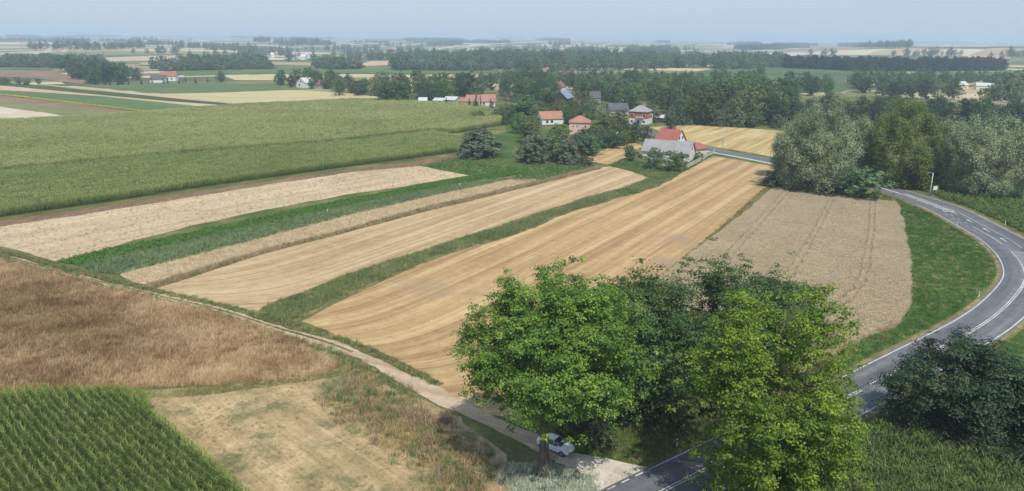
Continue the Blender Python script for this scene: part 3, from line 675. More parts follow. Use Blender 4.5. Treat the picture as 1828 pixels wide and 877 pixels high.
# pavement along the village road
sv0, sv1 = s_of((1380, 293)) - 8, s_of((1270, 272)) + 6
q = ss(sv0, sv1); m = MB(); A_ = road_pt(q, np.full(len(q), -.4)); B_ = road_pt(q, np.full(len(q), -1.9))
V = [(x, y, z) for (x, y), z in [*zip(A_, [.02] * len(q)), *zip(A_, [.19] * len(q)), *zip(B_, [.19] * len(q)), *zip(B_, [0.] * len(q))]]; n = len(q)
m.add(V, [(i + j * n, i + 1 + j * n, i + 1 + (j + 1) * n, i + (j + 1) * n) for i in range(n - 1) for j in range(3)])
tag(m.build('pavement', M['concrete']), 'pale concrete pavement strip beside the village road', 'pavement', kind='structure')

# dirt track and drive
tr = smooth_line(at(path_px), 1.2); tg = np.gradient(tr, axis=0); tg /= np.linalg.norm(tg, axis=1, keepdims=True); tn = np.column_stack([-tg[:, 1], tg[:, 0]])
rng = np.random.default_rng(5); nz = np.convolve(rng.normal(0, 1, len(tr) + 8), np.ones(5) / 5, 'same')[4:-4]; nz2 = np.convolve(rng.normal(0, 1, len(tr) + 8), np.ones(5) / 5, 'same')[4:-4]
x = np.linspace(0, 1, len(tr)); wt = .75 + .6 * sstep(.4, .8, x)
L_ = tr + tn * (wt + nz * .7)[:, None]; R_ = tr - tn * (wt + nz2 * .7)[:, None]
field('dirt_track', np.vstack([L_, R_[::-1]]), FM['gravel'], 'pale dirt track running diagonally between the fields to the road', 'track', z=.055, grid=2.5, world=True, d=tuple(tg[len(tg) // 2]))
for sgn, sd, lb in ((1, 31, 'green grass margin on the field side of the dirt track'), (-1, 32, 'green grass margin on the weed side of the dirt track')):
    e = tr + tn * (sgn * (wt - .15))[:, None]; e2 = tr + tn * (sgn * (wt + 1.5))[:, None]; P = wobble(np.vstack([e, e2[::-1]])[:], .12, sd, 9)
    j = int(len(tr) * .83); P = np.vstack([e[:j], e2[:j][::-1]])
    field('track_grass', P, FM['grass_dry'], lb, 'grass', kind='stuff', z=.04, grid=3, world=True,
          plants=scatter_group(meadow_p[:3] + rough_p[:3] + strip_p[:2], 'trackmix'), pts=spread(P, .5, seed=sd, sc=(.5, 1.1), nv=8, keep=lambda X, Y, r: r.random(len(X)) < .8))
mid = np.vstack([(tr + tn * .24)[:int(len(tr) * .72)], (tr - tn * .24)[:int(len(tr) * .72)][::-1]])
field('track_grass', mid, FM['grass_dry'], 'strip of grass growing along middle of the dirt track', 'grass', kind='stuff', z=.065, grid=3, world=True,
      plants=scatter_group(meadow_p[:3] + rough_p[:3] + strip_p[:2], 'trackmix'), pts=spread(mid, .3, seed=33, sc=(.3, .7), nv=6, keep=lambda X, Y, r: np.sin(X * .35) + r.normal(0, .6, len(X)) > .3))
field('gravel_drive', [(1005, 806), (1080, 820), (1163, 837), (1140, 849), (1083, 875), (1072, 888), (1060, 862), (1030, 838), (990, 826)], FM['gravel_w'], 'white gravel drive joining the dirt track to the road', 'drive', z=.066, grid=2, wob=(.12, 34))
field('gravel_patch', [(1690, 692), (1740, 706), (1850, 738), (1850, 764), (1740, 745), (1680, 708)], FM['gravel_w'], 'pale gravel patch behind the dark roadside trees', 'gravel', z=.05, grid=3, wob=(.2, 35))

# meadow inside the bend, verge outside it, corn at lower right, berry bushes
q = np.arange(s_of((1490, 680)), s_far1 - 2, 2.5); P = np.vstack([at([(1500, 645), (1540, 605), (1598, 586), (1625, 548), (1627, 500), (1622, 450), (1611, 400), (1601, 364), (1568, 347)])[:, :2][::-1], road_pt(q, np.full(len(q), -1.4))])
field('meadow', P, FM['grass'], 'green meadow between wheat field and inside of the road bend', 'meadow', z=.025, grid=5, world=True,
      plants=scatter_group(meadow_p + rough_p[:1], 'bendmix'), pts=spread(P, .85, seed=36, sc=(.6, 1.3), nv=6))
q = np.arange(0, s_bend0 + 6, 3.0); oo = road_pt(q, width(q) + 1.4); P = np.vstack([oo, [(150, 150), (150, 60), (60, 40), (10, 40)]])
field('meadow', P, FM['grass'], 'grass verge on outside of the bend around the dark trees', 'meadow', z=.02, grid=5, world=True,
      plants=scatter_group(meadow_p + rough_p[:1], 'bendmix'), pts=spread(np.vstack([oo, [(112, 130), (112, 72), (60, 52), (20, 50)]]), .95, seed=37, sc=(.6, 1.3), nv=6))
dR = rowdir((1540, 860), (1828, 830))
P = wpoly([(1492, 822), (1520, 796), (1560, 784), (1620, 796), (1700, 808), (1830, 822), (1960, 830), (1960, 960), (1480, 960), (1478, 870)])
field('corn_field', P, FM['under_green'], 'dark green corn field at lower right corner below the dark trees', 'corn', kind='stuff', z=.03, grid=6, world=True,
      plants=scatter_group(corn_cloudshade, 'corndeep'), pts=spread(P, 1.3, d=dR, row=.75, jit=.35, seed=38, sc=(.9, 1.12), nv=4, turn=math.atan2(dR[1], dR[0])))
q = np.arange(s_bend1 + 4, s_far0 + 14, 3.0); oo = road_pt(q, width(q) + 2.6); P = np.vstack([oo, at([(1625, 328), (1700, 335), (1800, 356), (1900, 385)])[:, :2]])
field('berry_field', P, FM['under_green'], 'plantation of berry bushes beyond the far leg of the road', 'crop', kind='stuff', z=.025, grid=6, world=True,
      plants=scatter_group(bushrow_p, 'berry'), pts=spread(P, 1.5, seed=39, sc=(.7, 1.15), nv=4))
field('meadow', [(1780, 352), (1790, 335), (1850, 328), (1960, 330), (1960, 380), (1850, 366)], FM['grass'], 'bright green meadow beyond silvery poplars at right edge', 'meadow', z=.03, grid=8)

# ------------------------------------------------------------------ trees
LM = {}
LM['maple'] = leaf_mat('maple_leaves', (.065, .14, .022), (.15, .265, .042), (.33, .46, .075), .4)
LM['maple_y'] = leaf_mat('yellowgreen_maple_leaves', (.085, .155, .018), (.175, .275, .028), (.36, .45, .05), .42)
LM['robinia'] = leaf_mat('robinia_leaves', (.036, .08, .02), (.072, .14, .034), (.135, .215, .055), .32)
LM['robinia_d'] = leaf_mat('cloudshade_robinia_leaves', (.018, .042, .017), (.036, .072, .027), (.07, .115, .042), .25)  # robinia green darkened to carry cloud shade over the right-hand trees
LM['silver'] = leaf_mat('silver_poplar_leaves', (.11, .16, .07), (.225, .285, .14), (.47, .53, .345), .28)
LM['poplar'] = leaf_mat('poplar_leaves', (.07, .12, .025), (.15, .21, .045), (.27, .32, .075), .3)
LM['willow'] = leaf_mat('willow_leaves', (.07, .105, .05), (.14, .185, .095), (.26, .305, .17), .25)
LM['wood'] = leaf_mat('mixed_leaves', (.05, .10, .028), (.11, .185, .05), (.22, .30, .095), .32, .08)
LM['dark'] = leaf_mat('dark_leaves', (.028, .058, .022), (.062, .108, .04), (.125, .175, .07), .25, .06)
LM['lime'] = leaf_mat('light_green_leaves', (.06, .11, .018), (.12, .19, .03), (.22, .28, .055), .35, .04)
LM['spruce'] = leaf_mat('spruce_needles', (.014, .032, .016), (.028, .055, .026), (.05, .085, .04), .1, .03)
LM['walnut'] = leaf_mat('tan_green_leaves', (.08, .09, .02), (.16, .16, .035), (.30, .26, .07), .3)
LM['dry'] = leaf_mat('sparse_dry_twigs', (.14, .13, .10), (.22, .21, .165), (.32, .30, .24), .1)

def prof_round(t): return np.sqrt(np.clip(1 - (2 * t - 1) ** 2, 0, 1)) ** .8
def prof_egg(t): return np.clip(np.sin(np.pi * np.clip(t, 0, 1) ** .75), 0, 1) ** .65
def prof_cone(t): return np.clip(1 - t, 0, 1) * .95 + .05
def prof_tall(t): return np.clip(np.sin(np.pi * np.clip(t, 0.02, 1) ** .7), 0, 1) ** .45
def prof_maple(t): return np.interp(t, [0, .08, .2, .42, .68, .88, 1], [.10, .35, .78, 1, .92, .62, .2])
def prof_poplar(t): return np.interp(t, [0, .15, .4, .62, .8, .93, 1], [.70, .92, 1, .90, .68, .40, .15])
def prof_layer(t): return np.interp(t, [0, .15, .4, .7, .9, 1], [.55, .82, 1, .88, .55, .2])
def prof_low(t): return np.clip(1 - t ** 2.4, 0, 1) ** .6
def prof_flat(t): return np.clip(np.sin(np.pi * np.clip(t, 0, 1) ** 1.25), 0, 1) ** .55

def make_tree(name, seed, H, R, z0, prof, leaf, lmat, bmat='bark', tips=60, subs=6, lv=10, spray=.13, droop=.3, lump=.28, tr=.02, inner=.4, asp=.75, up=.55, flat=.5, limbs=14, stems=1, lean=0, hole=0.0, centre=(0, 0), sub_r=None, fleck=.13):
    """returns (trunk mesh, crown mesh): leaf clumps on sprays at branch ends through the crown's volume"""
    rng = np.random.default_rng(seed)
    t = rng.random(tips * 3) * .95; w = prof(t); keep = rng.random(len(t)) < (w ** 1.1 + .08); t = t[keep][:tips]; n = len(t)
    az = (np.arange(n) * 2.39996 + rng.normal(0, .35, n)) % 6.2832
    rf = np.where(rng.random(n) < inner, rng.uniform(.15, .75, n), rng.uniform(.8, 1.0, n))
    lob = sum(a * np.cos(k * az + p + q * t) for k, a, p, q in zip((1, 2, 3, 5), (.35, .3, .25, .25), rng.uniform(0, 6.28, 4), rng.uniform(-6, 6, 4)))
    rr = R * prof(t) * rf * (1 + lump * lob)
    TP = np.column_stack([rr * np.cos(az) + centre[0], rr * np.sin(az) + centre[1], z0 + t * (H - z0) + rng.normal(0, .02 * H, n)])
    if hole: # open gaps: drop the tips in a few directions
        hd = rng.uniform(0, 6.28, 6); ht = rng.uniform(.15, .8, 6)
        for a, b in zip(hd, ht): k = ~((np.abs((az - a + 3.1416) % 6.2832 - 3.1416) < hole) & (np.abs(t - b) < hole * .35)); TP, az, t, rf = TP[k], az[k], t[k], rf[k]
        n = len(TP)
    att = np.column_stack([np.full(n, centre[0] * .6), np.full(n, centre[1] * .6), np.clip(TP[:, 2] - .42 * np.hypot(TP[:, 0], TP[:, 1]) - .03 * H, z0 * .6, H * .93)])
    D = TP - att; D /= np.linalg.norm(D, axis=1, keepdims=True) + 1e-6
    Ls = spray * H * rng.uniform(.7, 1.3, n)
    k = np.repeat(np.arange(n), subs); m = len(k)
    a = rng.uniform(-1.0, .45, m); side = np.cross(D[k], rng.normal(size=(m, 3)) * [1, 1, .45]); sd = np.clip(rng.normal(0, .45, m), -.8, .8)
    SP = TP[k] + D[k] * (a * Ls[k])[:, None] + side * (sd * Ls[k])[:, None]
    SP[:, 2] -= droop * Ls[k] * (np.abs(sd) ** 2 + np.maximum(a, 0)) + 0
    st = rng.uniform(0, 1, m) * .3 + rng.uniform(0, .45, n)[k]
    j = np.repeat(np.arange(m), lv); q = len(j); sr = (sub_r or .38 * spray * H) * rng.uniform(.7, 1.3, m)
    off = rng.normal(0, 1, (q, 3)) * [1, 1, flat] * .5
    C = SP[j] + off * sr[j][:, None]; C[:, 2] = np.maximum(C[:, 2], .15)
    out = C - np.array([centre[0], centre[1], z0 + .35 * (H - z0)]); out /= np.linalg.norm(out, axis=1, keepdims=True) + 1e-6
    N_ = out * .4 + off / (np.linalg.norm(off, axis=1, keepdims=True) + 1e-6) * .75 + np.array([0, 0, up * .8]) + rng.normal(0, .4, (q, 3))
    tint = np.clip(st[j] + rng.normal(0, fleck, q) + .12, 0, 1)
    v, f, tt = leaves(C, N_, leaf * rng.uniform(.7, 1.35, q), asp, rng, tint)
    crown = mesh(name + '_crown', v, f, LM[lmat], tt)
    mb = MB(); r0 = tr * H
    for s in range(stems):
        sa = rng.uniform(0, 6.28); sx = 0 if stems == 1 else math.cos(sa) * .05 * H; sy = 0 if stems == 1 else math.sin(sa) * .05 * H
        zs = [0, .03, .12, .3, .5, .7, .88]; pts = [(centre[0] * .6 * z + sx * (.4 + 2.5 * z) + rng.normal(0, .012 * H) * z * 2, centre[1] * .6 * z + sy * (.4 + 2.5 * z) + rng.normal(0, .012 * H) * z * 2, z * H - (.25 if z == 0 else 0)) for z in zs]
        mb.tube(pts, [r0 * x / (1 if stems == 1 else 1.5) for x in (1.45, 1.1, .92, .72, .5, .28, .08)], 9)
    far = np.argsort(-np.hypot(TP[:, 0], TP[:, 1]))
    for i in rng.permutation(n)[:limbs]:
        A = Vector(att[i]); B = Vector(TP[i]); mid_ = A.lerp(B, .5) + Vector((0, 0, .05 * H * rng.uniform(.2, 1)))
        ra = r0 * .34 * max(.35, 1 - A.z / H); mb.tube([A, A.lerp(mid_, .5) + Vector((0, 0, .01 * H)), mid_, B], [ra, ra * .8, ra * .55, ra * .15], 5, False)
    return mb.mesh(name + '_trunk', M[bmat], True), crown

def make_conifer(name, seed, H, R, lmat='spruce'):
    rng = np.random.default_rng(seed); C, N_, s = [], [], []
    for k in range(26):
        t = (k + .5) / 26; z = H * (.06 + .92 * t); r = R * (1 - t) ** .85 * rng.uniform(.85, 1.1)
        for b in range(max(4, int(13 * (1 - t)))):
            a = rng.uniform(0, 6.28)
            for q in np.linspace(.25, 1, 6): C.append((r * q * math.cos(a), r * q * math.sin(a), z - .35 * r * q * q + rng.normal(0, .1))); N_.append((math.cos(a) * .5 + rng.normal(0, .4), math.sin(a) * .5 + rng.normal(0, .4), .8)); s.append(.55)
    v, f, tt = leaves(np.array(C), np.array(N_), np.array(s) * rng.uniform(.7, 1.4, len(s)) * H / 12, .55, rng)
    return MB().tube([(0, 0, -.2), (0, 0, H * .5), (0, 0, H * .97)], [.02 * H, .012 * H, .002 * H], 7).mesh(name + '_trunk', M['bark_dark'], True), mesh(name + '_crown', v, f, LM[lmat], tt)

PT = {}   # prototype -> (trunk, crown, height, radius)
def proto(key, H, R, *a, **k): PT[key] = make_tree(key, a[0], H, R, *a[1:], **k) + (H, R)
proto('oak1', 16, 7.0, 1, 1.6, prof_round, .62, 'wood', tips=85, subs=6, lv=10)
proto('oak2', 15, 6.2, 2, 1.2, prof_egg, .6, 'wood', tips=80, subs=6, lv=10, lump=.4)
proto('oak3', 18, 6.6, 3, 2.0, prof_egg, .62, 'wood', tips=85, subs=6, lv=10, lump=.35)
proto('dark1', 19, 6.6, 4, 1.5, prof_egg, .62, 'dark', 'bark_dark', tips=90, subs=6, lv=10, lump=.3)
proto('dark2', 17, 7.2, 5, 1.5, prof_round, .62, 'dark', 'bark_dark', tips=90, subs=6, lv=10, lump=.35)
proto('tall', 24, 6.0, 6, 2.5, prof_tall, .62, 'wood', tips=95, subs=6, lv=10, lump=.35)
proto('lime', 13, 5.8, 7, 1.0, prof_round, .55, 'lime', tips=75, subs=6, lv=10)
proto('walnut', 13, 6.5, 8, 1.5, prof_round, .55, 'walnut', tips=75, subs=6, lv=10)
proto('willow', 11, 6.5, 9, .3, prof_low, .45, 'willow', tips=150, subs=7, lv=20, droop=.5, lump=.2)
proto('willow2', 10, 5.5, 10, .3, prof_low, .45, 'willow', tips=140, subs=7, lv=20, droop=.5, lump=.3)
proto('bush', 4, 3.2, 11, .1, prof_low, .3, 'wood', tips=60, subs=6, lv=12, spray=.2, lump=.35)
proto('bush2', 4.5, 3.0, 12, .1, prof_low, .3, 'lime', tips=60, subs=6, lv=12, spray=.2, lump=.35)
proto('orchard', 6, 3.6, 13, .7, prof_round, .32, 'wood', tips=70, subs=6, lv=12, spray=.16)
proto('dry', 14, 6, 14, 2, prof_round, .3, 'dry', tips=60, subs=5, lv=5, limbs=40)
PT['spruce1'] = make_conifer('spruce1', 15, 14, 3.0) + (14, 3.0)
PT['spruce2'] = make_conifer('spruce2', 16, 11, 2.6) + (11, 2.6)

def plant(name, label, key, base, H, W=None, rot=None, cat='tree', group=None, seed=0):
    """one tree: an empty at its foot with its own trunk and crown (mesh data shared by kind)"""
    tm, cm, h, r = PT[key]; sz = H / h; sx = sz if W is None else (W / 2) / r
    rnd = random.Random(int(base[0] * 13 + base[1] * 7 + seed))
    e = empty(name, base, rnd.uniform(0, 6.28) if rot is None else rot, (sx, sx * rnd.uniform(.92, 1.08) if W is None else sx, sz))
    link('trunk', tm, e); link('crown', cm, e)
    return tag(e, label, cat, group)

def tree_px(name, label, key, px, pyb, pyt, wpx=None, cat='tree', group=None, rot=None):
    b = at1(px, pyb); H = height_to(b, pyt); W = None if wpx is None else wpx / px_m(b)
    return plant(name, label, key, b, H, W, rot, cat, group)

# -- the big roadside trees, each with a crown of its own
def unique(name, label, base, H, R, *a, cat='tree', group=None, **k):
    tm, cm = make_tree(name, a[0], H, R, *a[1:], **k); e = empty(name, base); link('trunk', tm, e); link('crown', cm, e); return tag(e, label, cat, group)
b = at1(968, 852); H = height_to(b, 499)
unique('maple_tree', 'big green maple over the parked white car', b, H, 8.9, 101, 7.9, prof_maple, .23, 'maple', tips=260, subs=14, lv=42, spray=.11, droop=.38, lump=.15, tr=.026, inner=.25, limbs=70, centre=(1.0, 1.5), hole=.24, sub_r=.62, flat=.55, up=.8)
b = at1(1366, 905); H = height_to(b, 528)
unique('maple_tree', 'bright yellow-green maple beside the road', b, H, 7.7, 102, 2.4, prof_round, .23, 'maple_y', tips=210, subs=14, lv=42, spray=.11, droop=.3, lump=.15, tr=.02, inner=.25, limbs=90, hole=.34, sub_r=.62, flat=.6, up=.8)
for px, pyb, pyt, R, sd, lb in ((1150, 742, 492, 8.0, 103, 'dark green robinia close behind the big maple'), (1262, 712, 470, 8.6, 104, 'tallest dark robinia between the two maples'), (1370, 672, 498, 7.4, 105, 'dark robinia beside wheat field behind yellow-green maple')):
    b = at1(px, pyb); H = height_to(b, pyt)
    unique('robinia_tree', lb, b, H, R, sd, 2.5, prof_flat, .27, 'robinia', 'bark_dark', tips=150, subs=11, lv=34, spray=.12, droop=.2, lump=.3, tr=.016, inner=.35, limbs=50, flat=.3, up=1.0, sub_r=.85, hole=.3)
for px, pyb, pyt, R, sd, lb in ((1694, 782, 604, 6.9, 106, 'dark tree with layered branches standing over the road edge'), (1802, 800, 655, 7.8, 107, 'dark tree at right edge above dark corn')):
    b = at1(px, pyb); H = height_to(b, pyt)
    unique('robinia_tree', lb, b, H, R, sd, .9, prof_layer, .25, 'robinia_d', 'bark_dark', tips=150, subs=12, lv=36, spray=.14, droop=.12, lump=.28, tr=.018, inner=.3, limbs=60, flat=.2, up=1.2, sub_r=1.0, hole=.26, stems=3)
for px, pyb, pyt, w, key, lb in ((1078, 795, 758, 60, 'bush', 'bush behind the parked car beside gravel drive'), (1135, 752, 700, 90, 'bush', 'dark bush under robinia beside small verge'), (1200, 750, 680, 110, 'bush', 'bush at foot of robinias behind white roadside post'),
                                 (1300, 735, 650, 130, 'bush', 'bush behind yellow-green maple beside road'), (1000, 740, 670, 120, 'bush', 'bush hidden behind big maple crown')):
    tree_px('bush', lb, key, px, pyb, pyt, w, cat='bush')

# -- silvery poplars and thickets by the far leg of the road
unique_specs = [('poplar_tree', 'huge silvery poplar at north end of wheat field', 1452, 340, 190, 145, 'silver', 111), ('poplar_tree', 'slimmer silvery poplar between huge poplar and green poplar', 1528, 322, 208, 72, 'silver', 112),
                ('poplar_tree', 'tall yellowish green poplar beside the road', 1602, 331, 178, 122, 'poplar', 113), ('poplar_tree', 'broad silvery poplar behind berry bushes at right', 1752, 346, 207, 158, 'silver', 114), ('poplar_tree', 'silvery poplar squeezed between green poplar and broad poplar', 1682, 330, 216, 84, 'silver', 115),
                ('poplar_tree', 'small silvery poplar leaning over stubble beside village road', 1412, 318, 216, 70, 'silver', 116)]
for nm, lb, px, pyb, pyt, wpx, lm, sd in unique_specs:
    b = at1(px, pyb); H = height_to(b, pyt); R = wpx / px_m(b) / 2
    unique(nm, lb, b, H, R, sd, .8, prof_poplar if wpx > 100 else prof_tall, .42, lm, tips=210 if wpx > 100 else 110, subs=6, lv=44, spray=.065, droop=-.5, lump=.12, tr=.014, inner=.18, limbs=20, flat=1.05, up=.6, sub_r=1.45, asp=.6, fleck=.10)
for px, pyb, pyt, w, key, lb in ((1388, 331, 302, 55, 'willow2', 'grey-green thicket at corner of golden stubble'), (1425, 341, 316, 62, 'bush', 'low green thicket along top of wheat field'), (1475, 350, 318, 60, 'bush', 'low thicket under huge silvery poplar'),
                                 (1538, 357, 300, 78, 'orchard', 'round olive bush at corner of wheat field beside road'), (1620, 334, 305, 50, 'bush', 'bush under green poplar beyond road'), (1655, 338, 312, 50, 'bush2', 'light bush behind leaning lamp pole')):
    tree_px('bush', lb, key, px, pyb, pyt, w, cat='bush')
# -- trees and bushes one can single out in the middle distance
for nm, lb, key, px, pyb, pyt, w in (
    ('willow_bush', 'large round dark willow bush at corner of corn hill', 'willow', 855, 279, 229, 84), ('bush', 'small round bush on far edge of corn field', 'bush', 853, 214, 197, 32),
    ('willow_tree', 'round grey willow beside green plot', 'willow', 955, 289, 234, 66), ('willow_tree', 'smaller grey willow right of round grey willow', 'willow2', 1013, 292, 248, 46), ('bush', 'olive bush between two grey willows', 'oak2', 985, 288, 240, 44),
    ('broadleaf_tree', 'dark tree behind round grey willow', 'oak1', 940, 256, 217, 46), ('bush', 'olive thicket beside small mown plot', 'orchard', 1052, 276, 240, 58), ('bush', 'thicket beside mown plot below yellow-green tree', 'orchard', 1090, 264, 238, 52),
    ('bush', 'low bush at foot of smaller grey willow', 'bush', 1045, 293, 278, 34),
    ('fruit_tree', 'small fruit tree left of grey roofed barn', 'orchard', 1125, 287, 259, 26), ('fruit_tree', 'fruit tree before middle of grey roofed barn', 'orchard', 1165, 301, 264, 38), ('fruit_tree', 'dense fruit tree before corner of grey roofed barn', 'orchard', 1202, 306, 270, 46), ('bush', 'flowering bush beside barn gable behind fence', 'bush', 1246, 286, 271, 16),
    ('broadleaf_tree', 'dark round tree left of red roofed house', 'dark2', 1128, 255, 219, 34), ('broadleaf_tree', 'small dark tree touching red roofed house', 'oak1', 1153, 252, 224, 26),
    ('broadleaf_tree', 'green tree right of pink house', 'lime', 1078, 244, 202, 46), ('broadleaf_tree', 'yellow-green tree beside brick house', 'lime', 1102, 232, 196, 44), ('walnut_tree', 'tree with tan tinged crown behind pink house', 'walnut', 1042, 206, 161, 44), ('broadleaf_tree', 'green tree in front of tan tinged tree', 'oak1', 1056, 214, 178, 46),
    ('broadleaf_tree', 'tree before orange roofed house', 'oak2', 995, 254, 219, 46), ('broadleaf_tree', 'green tree hiding corner of pink house', 'oak1', 1043, 258, 228, 34), ('broadleaf_tree', 'tree left of orange roofed house', 'oak3', 940, 214, 168, 60), ('dead_tree', 'grey half-bare tree above hill field', 'dry', 905, 212, 158, 50),
    ('bush', 'bush at end of corn field below bare tree', 'bush', 895, 212, 192, 40), ('broadleaf_tree', 'pale round tree right of brick house', 'willow', 1160, 218, 184, 34), ('bush', 'bush beside long low shed', 'orchard', 1197, 230, 206, 28),
    ('spruce_tree', 'dark spruce between red roofed cottages', 'spruce1', 850, 196, 168, 16), ('spruce_tree', 'spruce before left red roofed cottage', 'spruce2', 838, 194, 175, 11), ('spruce_tree', 'spruce beside grey sheds at field edge', 'spruce2', 797, 189, 173, 9), ('spruce_tree', 'spruce right of gabled red roofed cottage', 'spruce2', 876, 194, 176, 13),
    ('broadleaf_tree', 'big twin crowned tree at hill field edge, left half', 'oak3', 690, 184, 143, 42), ('broadleaf_tree', 'big twin crowned tree at hill field edge, right half', 'oak1', 718, 184, 146, 44), ('broadleaf_tree', 'round tree left of white cottage at field edge', 'oak1', 765, 183, 148, 44), ('broadleaf_tree', 'bright green tree behind white cottage at field edge', 'lime', 795, 178, 140, 48),
    ('broadleaf_tree', 'lone tree at end of hedge beside distant farm', 'oak3', 395, 147, 126, 17), ('broadleaf_tree', 'tall dark round tree at left end of farm grove', 'dark1', 125, 128, 95, 52)):
    tree_px(nm, lb, key, px, pyb, pyt, w, cat='bush' if 'bush' in nm else 'tree')

# -- belts of trees: each tree a thing, sharing label and group with those nothing tells apart
MASS = []
def belt(seed, n, poly, keys, hts, label, group, gap=5.0):
    rng = random.Random(seed); xs = [p[0] for p in poly]; ys = [p[1] for p in poly]; got = []; k = 0
    P = np.array(poly, float); C = np.array([(rng.uniform(min(xs), max(xs)), rng.uniform(min(ys), max(ys))) for _ in range(n * 40)]); C = C[inside(P, C[:, 0], C[:, 1])]; B = at(C)
    while len(got) < n and k < len(B):
        b = B[k]; k += 1
        if any(math.hypot(b[0] - q[0], b[1] - q[1]) < gap for q in got): continue
        got.append(b); key = rng.choice(keys)
        if group is None: MASS.append((b, key, rng.uniform(*hts) / PT[key][2], rng.uniform(0, 6.28))); continue
        look = {'oak1': 'round mid-green', 'oak2': 'uneven mid-green', 'oak3': 'tall egg-shaped green', 'dark1': 'tall dark green', 'dark2': 'broad dark green', 'tall': 'high slim green', 'lime': 'bright light green', 'willow': 'low grey-green', 'willow2': 'low grey-green', 'walnut': 'tan tinged', 'spruce1': 'tall pointed', 'spruce2': 'small pointed', 'bush': 'low', 'orchard': 'round'}[key]
        kind_ = 'spruce' if 'spruce' in key else 'bush' if key in ('bush', 'orchard') else 'tree'
        plant({'spruce': 'spruce_tree', 'bush': 'bush', 'tree': 'broadleaf_tree'}[kind_], look + ' ' + kind_ + ' ' + label, key, b, rng.uniform(*hts), None, None, 'bush' if kind_ == 'bush' else 'tree', group)
    return got
belt(1, 26, [(600, 172), (680, 172), (690, 180), (760, 176), (830, 172), (830, 165), (600, 160)], ['oak1', 'oak2', 'oak3', 'tall', 'dark1'], (11, 19), 'in belt behind hill field left of cottages', 'trees behind the hill field')
belt(2, 38, [(820, 165), (960, 150), (1000, 160), (990, 190), (930, 205), (880, 175), (830, 178)], ['oak1', 'oak2', 'oak3', 'dark1', 'tall'], (10, 19), 'in village grove left of blue-roofed barn', 'trees of the village grove')
belt(3, 40, [(1000, 160), (1130, 150), (1180, 165), (1170, 195), (1130, 200), (1060, 180), (1010, 172)], ['oak1', 'oak2', 'oak3', 'dark1', 'lime', 'willow'], (10, 18), 'among village roofs behind brick house', 'trees among the village houses')
belt(4, 56, [(1165, 178), (1260, 174), (1330, 182), (1400, 190), (1400, 226), (1330, 226), (1220, 222), (1180, 208)], ['dark1', 'dark2', 'oak3', 'oak1', 'tall', 'lime', 'tall'], (13, 21), 'in belt behind village stubble', 'trees behind the village stubble')
belt(5, 14, [(1200, 222), (1390, 230), (1390, 226), (1200, 216)], ['willow', 'willow2', 'oak2'], (6, 10), 'along far edge of village stubble', 'low trees along the village stubble', gap=6)
belt(6, 46, [(1400, 206), (1500, 206), (1640, 208), (1840, 214), (1840, 245), (1700, 240), (1400, 230)], ['dark1', 'dark2', 'dark1', 'oak3'], (10, 15.5), 'in dark belt behind silvery poplars', 'dark trees behind the poplars', gap=5)
belt(7, 24, [(1500, 158), (1700, 150), (1740, 160), (1700, 180), (1540, 178)], ['oak1', 'dark2', 'oak3', 'oak2'], (12, 18), 'in grove on right beyond dark belt', None, gap=8)
belt(8, 38, [(105, 140), (150, 132), (240, 138), (262, 152), (170, 152), (150, 145)], ['dark1', 'oak1', 'dark2', 'oak3', 'spruce1'], (12, 21), 'in grove around distant left farm', 'trees around the distant farm', gap=5.5)
belt(9, 20, [(165, 150), (395, 146), (395, 149), (170, 153)], ['spruce2', 'spruce1', 'spruce2'], (4.5, 7), 'in hedge before distant left farm', 'spruces of the farm hedge', gap=5)
belt(10, 15, [(480, 152), (530, 150), (600, 152), (610, 160), (560, 161), (490, 156)], ['oak1', 'oak2', 'dark1', 'lime'], (8, 17), 'around white gabled house on hill', 'trees around the white gabled house', gap=7)
belt(11, 9, [(0, 150), (20, 146), (75, 150), (70, 155), (0, 155)], ['bush', 'orchard'], (4, 6), 'in row by brown field at left edge', 'bushes by the brown field', gap=6)
belt(16, 34, [(1270, 150), (1330, 146), (1400, 150), (1480, 160), (1490, 176), (1400, 184), (1300, 172)], ['oak1', 'dark2', 'oak3', 'tall', 'lime', 'dark1'], (11, 17), 'in wood between village belt and green hillside', None, gap=6)
belt(17, 16, [(962, 196), (1010, 196), (1060, 214), (1064, 226), (1010, 224), (965, 210)], ['oak1', 'lime', 'oak2', 'walnut'], (6, 9), 'between dark barn and pink house', 'trees between dark barn and pink house', gap=5)
belt(13, 12, [(885, 203), (955, 206), (965, 228), (940, 250), (915, 236)], ['oak1', 'oak2', 'orchard', 'lime'], (6, 10), 'beside meadow left of orange roofed house', 'trees beside the meadow left of the orange roof', gap=4)
belt(14, 10, [(1058, 238), (1115, 238), (1135, 262), (1075, 272), (1062, 262)], ['oak1', 'orchard', 'lime', 'oak2'], (5, 8), 'in garden between pink house and barn', 'garden trees between pink house and barn', gap=4)
belt(15, 8, [(960, 254), (1055, 258), (1048, 275), (985, 277)], ['oak1', 'orchard', 'willow2', 'oak2'], (4.5, 6.5), 'in thicket below pink house', 'thicket trees below the pink house', gap=4)
belt(12, 44, [(860, 142), (1230, 144), (1280, 160), (1150, 160), (900, 154)], ['oak1', 'oak2', 'willow', 'lime', 'dark2'], (8, 13), 'in loose woods beyond the village', None, gap=8)

